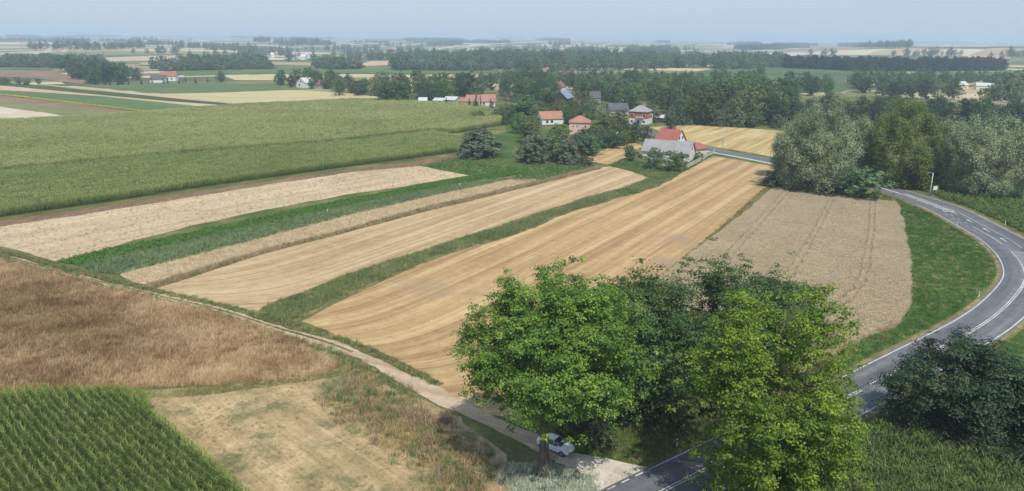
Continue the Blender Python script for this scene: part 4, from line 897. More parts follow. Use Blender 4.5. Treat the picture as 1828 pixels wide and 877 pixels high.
# ------------------------------------------------------------------ distant parcels that stand out
FM['far_tan'] = field_mat('distant_tan_stubble', (.36, .27, .17), (.46, .35, .225), (.54, .43, .29), .5, .5, .2)
FM['far_pale'] = field_mat('distant_pale_stubble', (.44, .36, .25), (.54, .45, .33), (.62, .53, .40), .5, .5, .2)
FM['far_brown'] = field_mat('distant_brown_soil', (.17, .11, .065), (.23, .15, .09), (.30, .20, .125), .4, .5, .2)
FM['far_green'] = field_mat('distant_green_crop', (.07, .115, .038), (.10, .15, .052), (.145, .19, .075), .5, .5, .2)
FM['far_olive'] = field_mat('distant_olive_crop', (.13, .14, .055), (.18, .185, .075), (.25, .24, .105), .6, .5, .2)
FM['far_hill'] = field_mat('distant_hill_pasture', (.055, .085, .035), (.085, .12, .05), (.14, .17, .075), .7, .6, .2, mscale=.012)
FM['far_dark'] = field_mat('distant_dark_grass', (.04, .065, .025), (.06, .085, .032), (.09, .115, .045), .4, .5, .2)
FM['far_yellow'] = field_mat('distant_yellow_stubble', (.38, .31, .155), (.47, .40, .21), (.55, .48, .28), .8, .4, .2)
FM['village'] = field_mat('banded_village_stubble', (.27, .19, .08), (.43, .315, .135), (.56, .46, .25), .8, .3, .2, (.5, .16))
dL = rowdir((0, 165), (384, 192))
for nm, poly, m, lb, d in (
    ('stubble_field', [(-60, 186), (0, 191), (70, 200), (145, 212), (0, 219), (-60, 222)], 'far_pale', 'pale pinkish stubble at left edge above olive corn', dL),
    ('grass_field', [(-60, 172), (0, 179), (120, 192), (235, 207), (145, 213), (70, 201), (0, 191), (-60, 186)], 'far_olive', 'olive strip between brown soil and pale stubble at left', dL),
    ('soil_field', [(-60, 164), (0, 171), (143, 187), (268, 203), (235, 207), (120, 192), (0, 180), (-60, 172)], 'far_brown', 'brown soil strip below row of yellow flowers', dL),
    ('crop_field', [(-60, 153), (0, 162), (187, 173), (384, 193), (284, 202), (143, 185), (0, 168), (-60, 161)], 'far_green', 'green crop strip above row of yellow flowers', dL),
    ('stubble_field', [(0, 153), (133, 166), (300, 181), (420, 190), (384, 193), (187, 173), (0, 161)], 'far_tan', 'tan strip above green crop strip at left', dL),
    ('grass_bank', [(0, 148), (60, 152), (200, 166), (330, 178), (432, 187), (425, 190), (300, 180), (133, 165), (0, 153)], 'far_dark', 'dark green grassy bank running diagonally at left', dL),
    ('stubble_field', [(67, 152), (180, 158), (300, 169), (446, 184), (436, 188), (330, 178), (200, 165)], 'far_tan', 'reddish tan stubble strip beside dark bank', dL),
    ('crop_field', [(155, 155), (270, 151), (384, 148), (470, 152), (534, 160), (400, 166), (270, 168), (190, 160)], 'far_green', 'green field in front of distant left farm', dL),
    ('stubble_field', [(290, 168), (420, 165), (520, 161), (610, 166), (676, 173), (672, 180), (610, 180), (520, 184), (440, 187)], 'far_yellow', 'pale yellow stubble on crest left of twin crowned tree', rowdir((290, 168), (676, 174))),
    ('soil_field', [(-60, 122), (0, 125), (93, 127), (157, 146), (150, 152), (60, 140), (0, 138), (-60, 136)], 'far_brown', 'brown field left of dark farm grove', dL),
    ('crop_field', [(-60, 116), (0, 119), (93, 122), (95, 126), (0, 124), (-60, 121)], 'far_green', 'thin green strip above brown field at left', dL),
    ('stubble_field', [(150, 107), (200, 103), (300, 100), (394, 99), (380, 103), (290, 109), (200, 111)], 'far_tan', 'distant tan field above farm grove', dL),
    ('crop_field', [(314, 128), (430, 124), (560, 122), (700, 126), (840, 128), (840, 133), (640, 131), (480, 132), (330, 136)], 'far_green', 'distant green field right of farm roof', (1, 0)),
    ('stubble_field', [(400, 137), (480, 133), (640, 133), (840, 137), (840, 140), (640, 139), (500, 144), (420, 144)], 'far_yellow', 'distant pale streaked field right of lone tree', (1, 0)),
    ('stubble_field', [(640, 117), (660, 110), (735, 109), (700, 117), (650, 119)], 'far_tan', 'small distant tan field with bush before far village', (1, 0)),
    ('crop_field', [(1190, 136), (1290, 121), (1390, 117), (1480, 122), (1620, 128), (1560, 148), (1500, 165), (1400, 166), (1250, 156)], 'far_hill', 'distant green hillside below pine plantation', (1, .2)),
    ('stubble_field', [(1496, 147), (1560, 137), (1612, 128), (1640, 129), (1570, 143), (1500, 152)], 'far_pale', 'pale diagonal strip on green hillside at right', (1, .4)),
    ('crop_field', [(1640, 129), (1760, 130), (1840, 128), (1840, 160), (1780, 150), (1700, 146), (1600, 150)], 'far_green', 'distant green meadow right of pale strip', (1, 0)),
    ('stubble_field', [(1738, 148), (1772, 136), (1792, 131), (1786, 140), (1755, 150)], 'far_yellow', 'distant yellow strip beside sheds at right', (1, .4)),
    ('crop_field', [(1500, 168), (1520, 162), (1570, 165), (1562, 173), (1512, 174)], 'far_olive', 'pale green clearing before dark belt at right', (1, 0)),
    ('stubble_field', [(860, 96), (960, 88), (1080, 84), (1180, 88), (1150, 92), (980, 97)], 'far_yellow', 'distant pale field behind long wood', (1, 0)),
    ('stubble_field', [(1250, 104), (1310, 96), (1420, 94), (1450, 98), (1380, 103), (1300, 108)], 'far_pale', 'distant pale hill field left of pine plantation', (1, 0))):
    field(nm, poly, FM[m], lb, 'field', z=.08, grid=25, d=d)
P = wpoly([(-60, 161), (0, 168), (143, 185), (284, 202), (287, 203.5), (143, 187), (0, 170), (-60, 163)])
field('flower_row', P, FM['far_green'], 'long row of bright yellow flowers along brown soil strip', 'flowers', kind='stuff', z=.1, grid=20, world=True, plants=scatter_group(flower_p, 'flower'), pts=spread(P, 1.3, seed=50, sc=(.6, .95), nv=2))
P = [(1158, 227), (1240, 224), (1330, 229), (1400, 234), (1398, 284), (1340, 273), (1268, 261), (1222, 250)]
field('stubble_field', P, FM['village'], 'banded straw stubble beyond the village road', 'field', z=.03, grid=6, d=rowdir((1215, 258), (1300, 228)))

# ------------------------------------------------------------------ far woods that read as one mass
def far_tree(seed, H, R, lm, prof=prof_egg):
    tm, cm = make_tree('far', seed, H, R, 1, prof, 1.3, lm, tips=40, subs=4, lv=5, lump=.35, limbs=0, spray=.16); return cm
LM['far_w'] = leaf_mat('distant_wood_leaves', (.06, .10, .035), (.125, .18, .06), (.235, .29, .105), .28, .09)
LM['far_p'] = leaf_mat('distant_pine_needles', (.014, .03, .014), (.03, .05, .024), (.05, .075, .034), .15, .04)
LM['far_s'] = leaf_mat('distant_willow_leaves', (.06, .085, .045), (.11, .14, .08), (.19, .22, .13), .2, .04)
far_mix = [far_tree(200 + i, 15 + 2 * i, 6.5, 'far_w') for i in range(4)]; far_pine = [far_tree(210 + i, 17, 4.6, 'far_p', prof_tall) for i in range(3)]; far_wil = [far_tree(220 + i, 9, 6.0, 'far_s', prof_low) for i in range(3)]
def mass(label):
    keys = sorted({q[1] for q in MASS}); n = len(MASS); me = bpy.data.meshes.new('woodland'); me.vertices.add(n); me.vertices.foreach_set('co', np.array([q[0] for q in MASS], np.float32).ravel())
    for nm, ty, val in (('pt', 'BOOLEAN', np.ones(n, bool)), ('rot', 'FLOAT', np.array([q[3] for q in MASS], np.float32)), ('scl', 'FLOAT', np.array([q[2] for q in MASS], np.float32)), ('vid', 'INT', np.array([keys.index(q[1]) for q in MASS], np.int32))):
        me.attributes.new(nm, ty, 'POINT').data.foreach_set('value', val)
    o = link('woodland', me); o.modifiers.new('trees', 'NODES').node_group = scatter_group([PT[k][1] for k in keys], 'mass'); tag(o, label, 'woodland', kind='stuff')
mass('woods filling the land between village and far green hillside')
def wood(name, polys, protos, key, label, gap, seed, sc=(.75, 1.25), nv=3, keep=None):
    XY, RO, SC, VI = [], [], [], []
    for i, pl_ in enumerate(polys):
        P = at(pl_)[:, :2]; xy, ro, s_, vi = spread(P, gap, seed=seed + i, sc=sc, nv=nv, keep=keep, jit=.6)
        XY.append(xy); RO.append(ro); SC.append(s_); VI.append(vi)
    XY = np.vstack(XY); n = len(XY); me = bpy.data.meshes.new(name)
    V = np.column_stack([XY, gz(XY[:, 0], XY[:, 1])]).astype(np.float32); me.vertices.add(n); me.vertices.foreach_set('co', V.ravel())
    for nm, ty, val in (('pt', 'BOOLEAN', np.ones(n, bool)), ('rot', 'FLOAT', np.concatenate(RO).astype(np.float32)), ('scl', 'FLOAT', np.concatenate(SC).astype(np.float32)), ('vid', 'INT', np.concatenate(VI).astype(np.int32))):
        a = me.attributes.new(nm, ty, 'POINT'); a.data.foreach_set('value', val)
    o = link(name, me); md = o.modifiers.new('trees', 'NODES'); md.node_group = scatter_group(protos, key); return tag(o, label, 'woodland', kind='stuff')
wood('woodland', [[(800, 110), (860, 101), (1000, 104), (1150, 108), (1260, 110), (1262, 120), (1100, 126), (960, 130), (880, 124), (800, 118)], [(1270, 112), (1300, 108), (1400, 110), (1400, 120), (1330, 124), (1270, 126)]], far_mix, 'farmix', 'long distant mixed wood beyond the village', 13, 300, (.6, 1.15))
wood('woodland', [[(1395, 117), (1500, 121), (1640, 123), (1790, 122), (1792, 126), (1640, 129), (1500, 127), (1395, 122)], [(1310, 88), (1330, 84), (1440, 83), (1445, 86), (1350, 90)]], far_pine, 'farpine', 'dark distant pine plantation on right hillside', 8, 310, (.72, 1.15))
wood('woodland', [[(-40, 118), (40, 112), (180, 113), (190, 119), (100, 122), (-40, 121)], [(270, 123), (400, 117), (480, 118), (485, 124), (300, 128)], [(560, 117), (640, 118), (645, 124), (570, 125)], [(700, 122), (800, 120), (880, 124), (880, 127), (705, 126)]], far_wil + far_mix[:1], 'farwil', 'distant belts of round willows across the plain', 10, 320, (.8, 1.3), 4)
wood('woodland', [[(320, 113), (400, 109), (465, 108), (470, 113), (400, 117), (330, 118)], [(490, 108), (560, 102), (700, 104), (800, 102), (800, 108), (640, 108), (500, 111)], [(430, 103), (470, 100), (520, 98), (515, 102), (440, 105)]], far_mix, 'farmix', 'distant dark woods around the far village', 19, 330, keep=lambda X, Y, r: np.sin(X * .011) * np.sin(Y * .008 + X * .004) + r.normal(0, .3, len(X)) > -.15)
rngp = np.random.default_rng(77); strips_px = []
for k in range(75):
    y = 70 + 30 * rngp.random() ** 1.2; x = rngp.uniform(-60, 1880); w_ = rngp.uniform(20, 150) ; y += (x - 914) * .0061
    strips_px.append([(x, y), (x + w_ * .4, y - .5), (x + w_, y - .2 + rngp.normal(0, .4)), (x + w_, y + .9), (x + w_ * .3, y + .8 + rngp.random())])
wood('woodland', strips_px, far_mix, 'farmix', 'far hedgerows and copses fading into haze at the horizon', 17, 340, (.6, 1.25), keep=lambda X, Y, r: r.random(len(X)) < .6)
wood('woodland', [[(1520, 150), (1600, 146), (1700, 148), (1700, 152), (1520, 158)], [(1690, 140), (1740, 146), (1790, 150), (1840, 150), (1840, 160), (1760, 154)], [(1780, 168), (1850, 166), (1850, 185), (1750, 182)]], far_mix, 'farmix', 'groves scattered over right hillside below plantation', 11, 350, (.55, .95))
wood('woodland', [[(840, 140), (960, 136), (1150, 138), (1230, 142), (1300, 156), (1400, 164), (1400, 172), (1250, 168), (1120, 156), (1000, 158), (860, 150)]], far_mix + far_wil[:1], 'farvil', 'loose woodland behind the village roofs', 21, 360, (.4, .75), 5)

# ------------------------------------------------------------------ buildings
BM = {k: plain(k.replace(' ', '_'), c, r, v, s, bump=b) for k, c, r, v, s, b in (
    ('white plaster', (.72, .71, .67), .85, .06, 1.2, .1), ('pink plaster', (.66, .46, .38), .85, .06, 1.0, .1), ('cream plaster', (.62, .55, .42), .85, .06, 1.0, .1), ('brick wall', (.36, .12, .08), .85, .15, 4.0, .2), ('grey plaster', (.42, .41, .39), .85, .1, 1.0, .1),
    ('dark boards', (.06, .055, .05), .85, .2, 3.0, .3), ('brown boards', (.15, .10, .07), .85, .2, 3.0, .3), ('glass', (.03, .035, .045), .15, .1, 1.0, 0), ('door wood', (.10, .06, .035), .6, .1, 2.0, 0), ('blue door', (.16, .24, .33), .5, .1, 2.0, 0))}
def roof_mat(name, a, b, sc=3.2, rough=.75):
    N = NT(name); p = N.n('TexCoord').outputs['Object']
    w1 = N.n('TexWave', {'Vector': p, 'Scale': sc, 'Distortion': .2}, bands_direction='X').outputs[1]; n1 = N.noise(p, .5, 5, .65); n2 = N.noise(p, 6, 3)
    f = N.math('ADD', N.math('MULTIPLY', n1, .6), N.math('ADD', N.math('MULTIPLY', n2, .25), N.math('MULTIPLY', w1, .15)))
    return N.finish(N.ramp(f, [(.34, a), (.66, b)]), rough, w1, .5, .05, .3)
RM = {'grey': roof_mat('grey_fibre_roof', (.24, .235, .24), (.37, .36, .36)), 'red': roof_mat('red_tile_roof', (.30, .09, .07), (.43, .15, .12)), 'rust': roof_mat('faded_red_roof', (.32, .15, .115), (.44, .225, .175)), 'orange': roof_mat('orange_brown_roof', (.32, .16, .105), (.44, .235, .16)),
      'blue': roof_mat('blue_grey_metal_roof', (.16, .21, .28), (.26, .32, .40), 2, .4), 'dark': roof_mat('dark_roof', (.07, .07, .075), (.14, .135, .14)), 'pale': roof_mat('pale_sheet_roof', (.45, .46, .46), (.60, .61, .60)), 'brown': roof_mat('brown_roof', (.16, .09, .07), (.25, .15, .12))}

def house(name, label, cat, pa, pb, depth, wh, rh, wall, roof, style='gable', over=.45, win=(), doors=(), chim=(), group=None, lower=None, length=None, balcony=None):
    """front wall base runs from photo point pa to pb; depth goes away from the camera"""
    A, B = at([pa, pb]); d = (B - A)[:2]; L = float(np.linalg.norm(d)); rot = math.atan2(d[1], d[0]); c = (A + B) / 2
    if length: L = length
    root = empty(name, (c[0], c[1], min(A[2], B[2], c[2])), rot); D = depth; h = L / 2; o = over
    wm = MB(); zb = -.6
    if style == 'gable':      # ridge along the front
        wm.add([(-h, 0, zb), (h, 0, zb), (h, D, zb), (-h, D, zb), (-h, 0, wh), (h, 0, wh), (h, D, wh), (-h, D, wh), (h, D / 2, wh + rh), (-h, D / 2, wh + rh)],
               [(0, 1, 5, 4), (2, 3, 7, 6), (1, 2, 6, 8, 5), (3, 0, 4, 9, 7)])
        k = rh / (D / 2); RV = [(-h - o, -o, wh - k * o), (h + o, -o, wh - k * o), (h + o, D / 2, wh + rh), (-h - o, D / 2, wh + rh), (h + o, D + o, wh - k * o), (-h - o, D + o, wh - k * o)]; RF = [(0, 1, 2, 3), (3, 2, 4, 5)]
    elif style == 'front':    # gable faces the camera
        wm.add([(-h, 0, zb), (h, 0, zb), (h, D, zb), (-h, D, zb), (-h, 0, wh), (h, 0, wh), (h, D, wh), (-h, D, wh), (0, 0, wh + rh), (0, D, wh + rh)],
               [(0, 1, 5, 8, 4), (2, 3, 7, 9, 6), (1, 2, 6, 5), (3, 0, 4, 7)])
        k = rh / h; RV = [(-h - o, -o, wh - k * o), (0, -o, wh + rh), (0, D + o, wh + rh), (-h - o, D + o, wh - k * o), (h + o, -o, wh - k * o), (h + o, D + o, wh - k * o)]; RF = [(0, 1, 2, 3), (1, 4, 5, 2)]
    else:                     # hipped
        wm.add([(-h, 0, zb), (h, 0, zb), (h, D, zb), (-h, D, zb), (-h, 0, wh), (h, 0, wh), (h, D, wh), (-h, D, wh)], [(0, 1, 5, 4), (1, 2, 6, 5), (2, 3, 7, 6), (3, 0, 4, 7)])
        e = min(h, D / 2) * .9; RV = [(-h - o, -o, wh - .1), (h + o, -o, wh - .1), (h + o, D + o, wh - .1), (-h - o, D + o, wh - .1), (-h + e, D / 2, wh + rh), (h - e, D / 2, wh + rh)]; RF = [(0, 1, 5, 4), (1, 2, 5), (2, 3, 4, 5), (3, 0, 4)]
    wm.build('wall', BM[wall], root)
    if lower:
        lm = MB(); t = .06; lm.add([(-h - t, -t, zb), (h + t, -t, zb), (h + t, D + t, zb), (-h - t, D + t, zb), (-h - t, -t, lower[0]), (h + t, -t, lower[0]), (h + t, D + t, lower[0]), (-h - t, D + t, lower[0])], [(0, 1, 5, 4), (1, 2, 6, 5), (2, 3, 7, 6), (3, 0, 4, 7), (4, 5, 6, 7)]); lm.build('plinth', BM[lower[1]], root)
    n = len(RV); th = .16; rm = MB(); rm.add([(x, y, z + th) for x, y, z in RV] + [(x, y, z) for x, y, z in RV], list(RF) + [tuple(i + n for i in q[::-1]) for q in RF])
    ed = {}
    for q in RF:
        for a, b in zip(q, q[1:] + q[:1]): ed[(a, b)] = 1
    rm.f += [(b, a, a + n, b + n) for (a, b) in ed if (b, a) not in ed]
    ro = rm.build('roof', RM[roof], root)
    if not chim and cat == 'house' and D < 14: chim = ((h * .35, D * .5, 1.0),)
    for cx, cy, ch in chim: MB().box((cx, cy, wh + rh * .72 + ch / 2), (.6, .6, ch + rh * .55)).build('chimney', BM['brick wall'] if wall != 'brick wall' else BM['grey plaster'], ro)
    for sd, u, v, w_, hh in win:
        if sd == 'f': cc, dim, pc, pdim = (u, -.03, v), (w_, .14, hh), (u, -.115, v), (w_ * .8, .05, hh * .84)
        elif sd == 'r': cc, dim, pc, pdim = (h + .03, u, v), (.14, w_, hh), (h + .115, u, v), (.05, w_ * .8, hh * .84)
        else: cc, dim, pc, pdim = (-h - .03, u, v), (.14, w_, hh), (-h - .115, u, v), (.05, w_ * .8, hh * .84)
        wo = MB().box(cc, dim).build('window', M['white'] if wall != 'white plaster' else BM['brown boards'], root); MB().box(pc, pdim).build('pane', BM['glass'], wo)
    for sd, u, w_, hh, dm in doors:
        if sd == 'f': MB().box((u, -.04, hh / 2), (w_, .16, hh)).build('door', BM[dm], root)
        else: MB().box((h + .04, u, hh / 2), (.16, w_, hh)).build('door', BM[dm], root)
    if balcony:
        u, w_, z = balcony; bo = MB().box((u, -.75, z), (w_, 1.5, .16)).build('balcony', M['concrete'], root); rl = MB()
        for k in range(int(w_ / .3) + 1): rl.box((u - w_ / 2 + .05 + k * (w_ - .1) / int(w_ / .3), -1.45, z + .5), (.05, .05, .85))
        rl.box((u, -1.45, z + .96), (w_, .08, .08)).build('railing', M['white'], bo)
    return tag(root, label, cat, group)

house('barn', 'long white barn with grey roof beside stubble and fence', 'barn', (1146, 283), (1229, 290), 9.0, 3.3, 3.6, 'white plaster', 'grey', win=(('r', 4.5, 4.4, .8, .8),), doors=(('f', 5.4, 3.0, 2.5, 'door wood'), ('f', -2.0, 1.2, 2.1, 'door wood')), over=.5)
house('house', 'white house with bright red roof behind long barn', 'house', (1170, 264), (1206, 268), 8.5, 3.4, 4.2, 'white plaster', 'red', win=(('r', 2.8, 4.6, .9, 1.2), ('r', 5.7, 4.6, .9, 1.2), ('r', 2.6, 1.7, 1.0, 1.3), ('r', 5.9, 1.7, 1.0, 1.3), ('f', -2, 1.7, 1.1, 1.3), ('f', 2, 1.7, 1.1, 1.3)), chim=((1.5, 4.3, 1.3),))
house('shed', 'small red roofed outbuilding at end of fence', 'shed', (1242, 279), (1262, 277), 5.0, 2.7, 2.0, 'cream plaster', 'red', style='hip', win=(('f', -1.2, 1.4, .8, .9),), doors=(('r', 2.0, 1.6, 2.0, 'door wood'),))
house('house', 'two-storey brick house with grey hipped roof and white balcony', 'house', (1122, 221), (1154, 223), 9.5, 6.6, 2.9, 'brick wall', 'grey', style='hip', lower=(2.9, 'white plaster'), win=(('f', -3.2, 4.8, 1.6, 1.4), ('f', 3.4, 4.8, 1.5, 1.4), ('f', -3.2, 1.5, 1.4, 1.2), ('f', 3.4, 1.5, 1.4, 1.2), ('r', 2.5, 4.8, 1.3, 1.3), ('r', 6.5, 4.8, 1.3, 1.3)), doors=(('f', 0.4, 1.2, 2.2, 'door wood'),), balcony=(1.2, 4.6, 3.4))
house('house', 'pink plastered house with red hipped roof', 'house', (1016, 240), (1053, 241), 9.5, 5.6, 2.7, 'pink plaster', 'rust', style='hip', win=(('f', -3.0, 4.0, .7, .7), ('f', -1.2, 4.0, .7, .7), ('f', 2.6, 4.0, .9, .9)))
house('house', 'low white house with long orange-brown roof', 'house', (968, 223), (1006, 222), 9.0, 3.2, 3.2, 'white plaster', 'orange', win=(('f', -3.2, 1.6, 1.3, 1.2), ('f', -.6, 1.6, 1.3, 1.2)))
house('barn', 'dark wooden barn with blue-grey metal roof', 'barn', (986, 187), (1012, 188), 16, 4.5, 4.6, 'dark boards', 'blue', style='front', doors=(('f', -3.0, 3.2, 3.0, 'brown boards'),))
house('house', 'white house with steep gable above dark barn', 'house', (981, 164), (998, 165), 10, 4.2, 4.4, 'white plaster', 'brown', style='front', win=(('f', 0, 5.2, 1.6, 1.6), ('f', -2.4, 2, 1.3, 1.3)))
house('barn', 'wide low barn with dark grey roof behind brick house', 'barn', (1088, 206), (1122, 206), 11, 3.0, 3.6, 'grey plaster', 'dark')
house('house', 'white house with pale gable among dark trees', 'house', (1076, 176), (1094, 177), 9, 4.4, 3.4, 'white plaster', 'grey', win=(('f', 1.5, 2.2, 1.3, 1.3),))
house('house', 'small white house with red roof among dark trees', 'house', (1110, 187), (1121, 187), 7, 5.0, 1.8, 'white plaster', 'rust', style='hip', win=(('f', 0, 3.6, 1.4, 1.2),))
house('house', 'dark roofed house behind tan tinged tree', 'house', (1054, 184), (1072, 184), 9, 3.6, 4.0, 'grey plaster', 'dark')
house('shed', 'bright red roofed hut in front of dark belt', 'shed', (1175, 184), (1185, 184), 5, 3.0, 2.2, 'brown boards', 'red')
house('shed', 'long low open shed right of brick house', 'shed', (1171, 219), (1190, 219), 5, 2.6, 1.0, 'dark boards', 'pale')
house('shed', 'small white shed beside village stubble', 'shed', (1212, 222), (1221, 222), 5, 3.0, 1.0, 'white plaster', 'grey')
house('house', 'gabled cottage with red roof and white front at field edge', 'house', (860, 190), (884, 190), 9, 3.4, 4.0, 'white plaster', 'rust', win=(('f', -3, 1.8, 1.3, 1.3), ('f', 3, 1.8, 1.3, 1.3)))
house('house', 'long cottage with faded red roof left of gabled cottage', 'house', (829, 189), (852, 190), 9, 3.2, 3.8, 'cream plaster', 'rust', win=(('f', 2, 1.7, 1.3, 1.2),))
house('shed', 'low red roofed annex beside faded red roof', 'shed', (817, 187), (829, 188), 6, 2.6, 2.0, 'cream plaster', 'rust')
house('shed', 'grey sheet roofed shed at field edge', 'shed', (792, 187), (812, 188), 8, 3.4, 1.8, 'grey plaster', 'pale')
house('shed', 'white roofed open shed left of grey shed', 'shed', (773, 186), (792, 187), 7, 2.6, 1.4, 'white plaster', 'pale')
house('hut', 'tiny white cottage with round gable at field edge', 'hut', (748, 186), (762, 186), 5, 2.4, 1.8, 'white plaster', 'pale', win=(('f', -1.2, 1.4, 1.0, .9), ('f', 1.2, 1.4, 1.0, .9)))
house('barn', 'brown wooden barn with bright red roof on hill', 'barn', (604, 161), (631, 161), 12, 4.6, 4.4, 'brown boards', 'red', lower=(1.4, 'grey plaster'))
house('house', 'white gabled house with grey roof on hill', 'house', (529, 156), (546, 157), 13, 4.2, 4.2, 'white plaster', 'pale', style='front', win=(('f', -2, 2.2, 1.5, 1.5), ('f', 0, 5.2, 1.4, 1.4)))
house('house', 'small brown roofed house right of white gabled house', 'house', (560, 158), (576, 159), 9, 3.6, 3.8, 'grey plaster', 'brown', win=(('f', 0, 1.8, 1.4, 1.3),))
house('house', 'white farmhouse with red roof at end of spruce hedge', 'house', (285, 145), (314, 145), 10, 5.0, 3.8, 'white plaster', 'red', win=(('f', -4, 2.4, 1.4, 1.6), ('f', 0, 2.4, 1.4, 1.6), ('f', 4, 2.4, 1.4, 1.6)))
house('barn', 'dark roofed farm building left of red roofed farmhouse', 'barn', (268, 148), (292, 148), 9, 3.4, 3.6, 'white plaster', 'dark')
house('shed', 'small white farm shed in dark grove', 'shed', (196, 138), (209, 138), 8, 4.6, 2.0, 'white plaster', 'pale')
house('barn', 'red roofed barn at right edge of hillside', 'barn', (1784, 171), (1812, 172), 12, 5.0, 3.6, 'white plaster', 'red')
house('shed', 'long grey farm shed on right hillside', 'shed', (1742, 160), (1774, 161), 12, 3.6, 2.2, 'white plaster', 'pale', group='long sheds on the hillside')
house('shed', 'short pale farm building left of long grey shed', 'shed', (1712, 160), (1728, 160), 12, 4.0, 3.0, 'cream plaster', 'pale', group='long sheds on the hillside')
house('shed', 'grey roof low behind trees at left of hillside farm', 'shed', (1672, 160), (1694, 160), 12, 3.4, 2.2, 'grey plaster', 'grey', group='long sheds on the hillside')
for k, (x0, x1, y, wall, roof, lb) in enumerate(((711, 719, 106, 'white plaster', 'pale', 'tiny lone white house before far village'), (701, 710, 98, 'white plaster', 'rust', 'far village house with pale red roof, left'), (781, 792, 98, 'white plaster', 'red', 'far village house with bright red roof beside road'),
        (765, 771, 96, 'white plaster', 'grey', 'far village house with grey roof left of red one'), (803, 810, 106, 'white plaster', 'pale', 'far white building at end of wood'), (484, 490, 103, 'white plaster', 'pale', 'far white house among trees on plain'), (508, 526, 90, 'cream plaster', 'pale', 'far long pale farm hall on plain'),
        (517, 526, 107, 'grey plaster', 'dark', 'far grey roofed house left of white one'), (536, 545, 107, 'white plaster', 'pale', 'far white house right of grey roofed one'), (660, 667, 92, 'white plaster', 'pale', 'far white house behind village wood'), (930, 938, 88, 'white plaster', 'rust', 'far house beside pale field'), (920, 927, 87, 'white plaster', 'grey', 'far grey house beside pale field'))):
    house('house', lb, 'house', (x0, y), (x1, y), 14, 5.5, 5.0, wall, roof)

rh_ = random.Random(9)
for cx, cy, n, lb, gp in ((745, 97, 9, 'tiny pale house of far village left of road', 'houses of the far village'), (510, 104, 6, 'tiny house scattered on plain beyond willow belt', 'houses on the plain'), (120, 90, 6, 'tiny house far out on left plain', 'houses far out on the left plain'), (1390, 86, 6, 'tiny house on right ridge by pines', 'houses on the right ridge'), (1000, 140, 5, 'white house half hidden in woods beyond village', 'houses in the woods beyond the village')):
    for k in range(n):
        x = cx + rh_.uniform(-45, 45); y = cy + rh_.uniform(-4, 4); w_ = rh_.uniform(3, 5.5)
        house('house', lb, 'house', (x, y), (x + w_, y + .1), rh_.uniform(9, 13), rh_.uniform(4, 6), rh_.uniform(3.5, 5), rh_.choice(['white plaster', 'white plaster', 'cream plaster']), rh_.choice(['red', 'rust', 'grey', 'pale', 'brown']), group=gp)

# ------------------------------------------------------------------ poles, posts, sign, fence, railing
def pole_px(name, label, px, pyb, pyt, kind='plain', cat='pole', r=.16):
    b = at1(px, pyb); H = height_to(b, pyt); e = empty(name, b); MB().tube([(0, 0, -.3), (0, 0, H * .5), (0, 0, H)], [r, r * .8, r * .6], 8).build('post', M['concrete'], e, True)
    if kind == 'lamp': MB().tube([(0, 0, H - .15), (-.6, 0, H + .1), (-1.2, 0, H + .15)], [.05, .05, .05], 6).build('arm', M['concrete'], e); MB().box((-1.45, 0, H + .13), (.6, .24, .12)).build('lamp_head', BM['grey plaster'], e)
    if kind == 'cross':
        MB().box((0, 0, H - .5), (1.8, .12, .12)).build('crossarm', M['concrete'], e)
        for x in (-.8, 0, .8): MB().tube([(x, 0, H - .44), (x, 0, H - .2)], [.06, .04], 6).build('insulator', BM['brown boards'], e)
    if kind == 'double': MB().tube([(1.6, 0, -.3), (.25, 0, H * .8), (.12, 0, H * .95)], [r, r * .8, r * .6], 8).build('strut', M['concrete'], e, True); MB().box((0, 0, H - .5), (1.8, .12, .12)).build('crossarm', M['concrete'], e)
    return tag(e, label, cat)
lp = pole_px('lamp_pole', 'pale concrete lamp pole at roadside beside berry bushes', 1659, 351, 309, 'lamp', r=.2)
pole_px('utility_pole', 'braced concrete pole right of pink house', 1065, 212, 189, 'double', r=.2); pole_px('utility_pole', 'thin concrete pole next to braced pole', 1075, 207, 190, r=.18)
pole_px('utility_pole', 'concrete pole right of brick house', 1163, 233, 203, 'cross', r=.18); pole_px('utility_pole', 'concrete pole standing in village stubble beside road', 1290, 261, 227, 'cross', r=.2)
pole_px('utility_pole', 'grey pole among trees behind hill field', 735, 179, 150, 'cross', r=.35); pole_px('utility_pole', 'short pole at foot of green poplar', 1597, 331, 320, r=.2)
SG = plain('green_sign_paint', (.10, .28, .17), .5, .05, 1.0)
e = empty('road_sign', at1(1668, 349), .35); MB().box((0, 0, 2.2), (2.0, .06, 1.5)).build('sign_panel', SG, e); MB().box((-.1, -.045, 2.2), (1.5, .02, 1.0)).build('sign_face', M['white'], e)
for x in (-.7, .7): MB().tube([(x, .06, -.2), (x, .06, 2.9)], [.05, .05], 6).build('post', BM['grey plaster'], e)
tag(e, 'small green backed road sign beside lamp pole', 'sign')
for px, py, lb in ((1208, 799, 'white roadside marker post beside verge at near road'), (1747, 531, 'white roadside marker post on inside of the bend'), (1708, 404, 'white roadside marker post at far leg beside meadow'), (1794, 402, 'white roadside marker post beside berry bushes')):
    b = at1(px, py); e = empty('marker_post', b, random.Random(px).uniform(-.3, .3)); MB().add([(-.06, -.05, -.2), (.06, -.05, -.2), (.06, .05, -.2), (-.06, .05, -.2), (-.06, -.05, .95), (.06, -.05, .95), (.06, .05, 1.08), (-.06, .05, 1.08)], [(0, 1, 5, 4), (1, 2, 6, 5), (2, 3, 7, 6), (3, 0, 4, 7), (4, 5, 6, 7)]).build('post', M['white'], e)
    MB().box((0, 0, .85), (.135, .115, .16)).build('black_band', BM['glass'], e); MB().box((0, -.062, .85), (.05, .02, .12)).build('reflector', RM['red'], e); tag(e, lb, 'post')
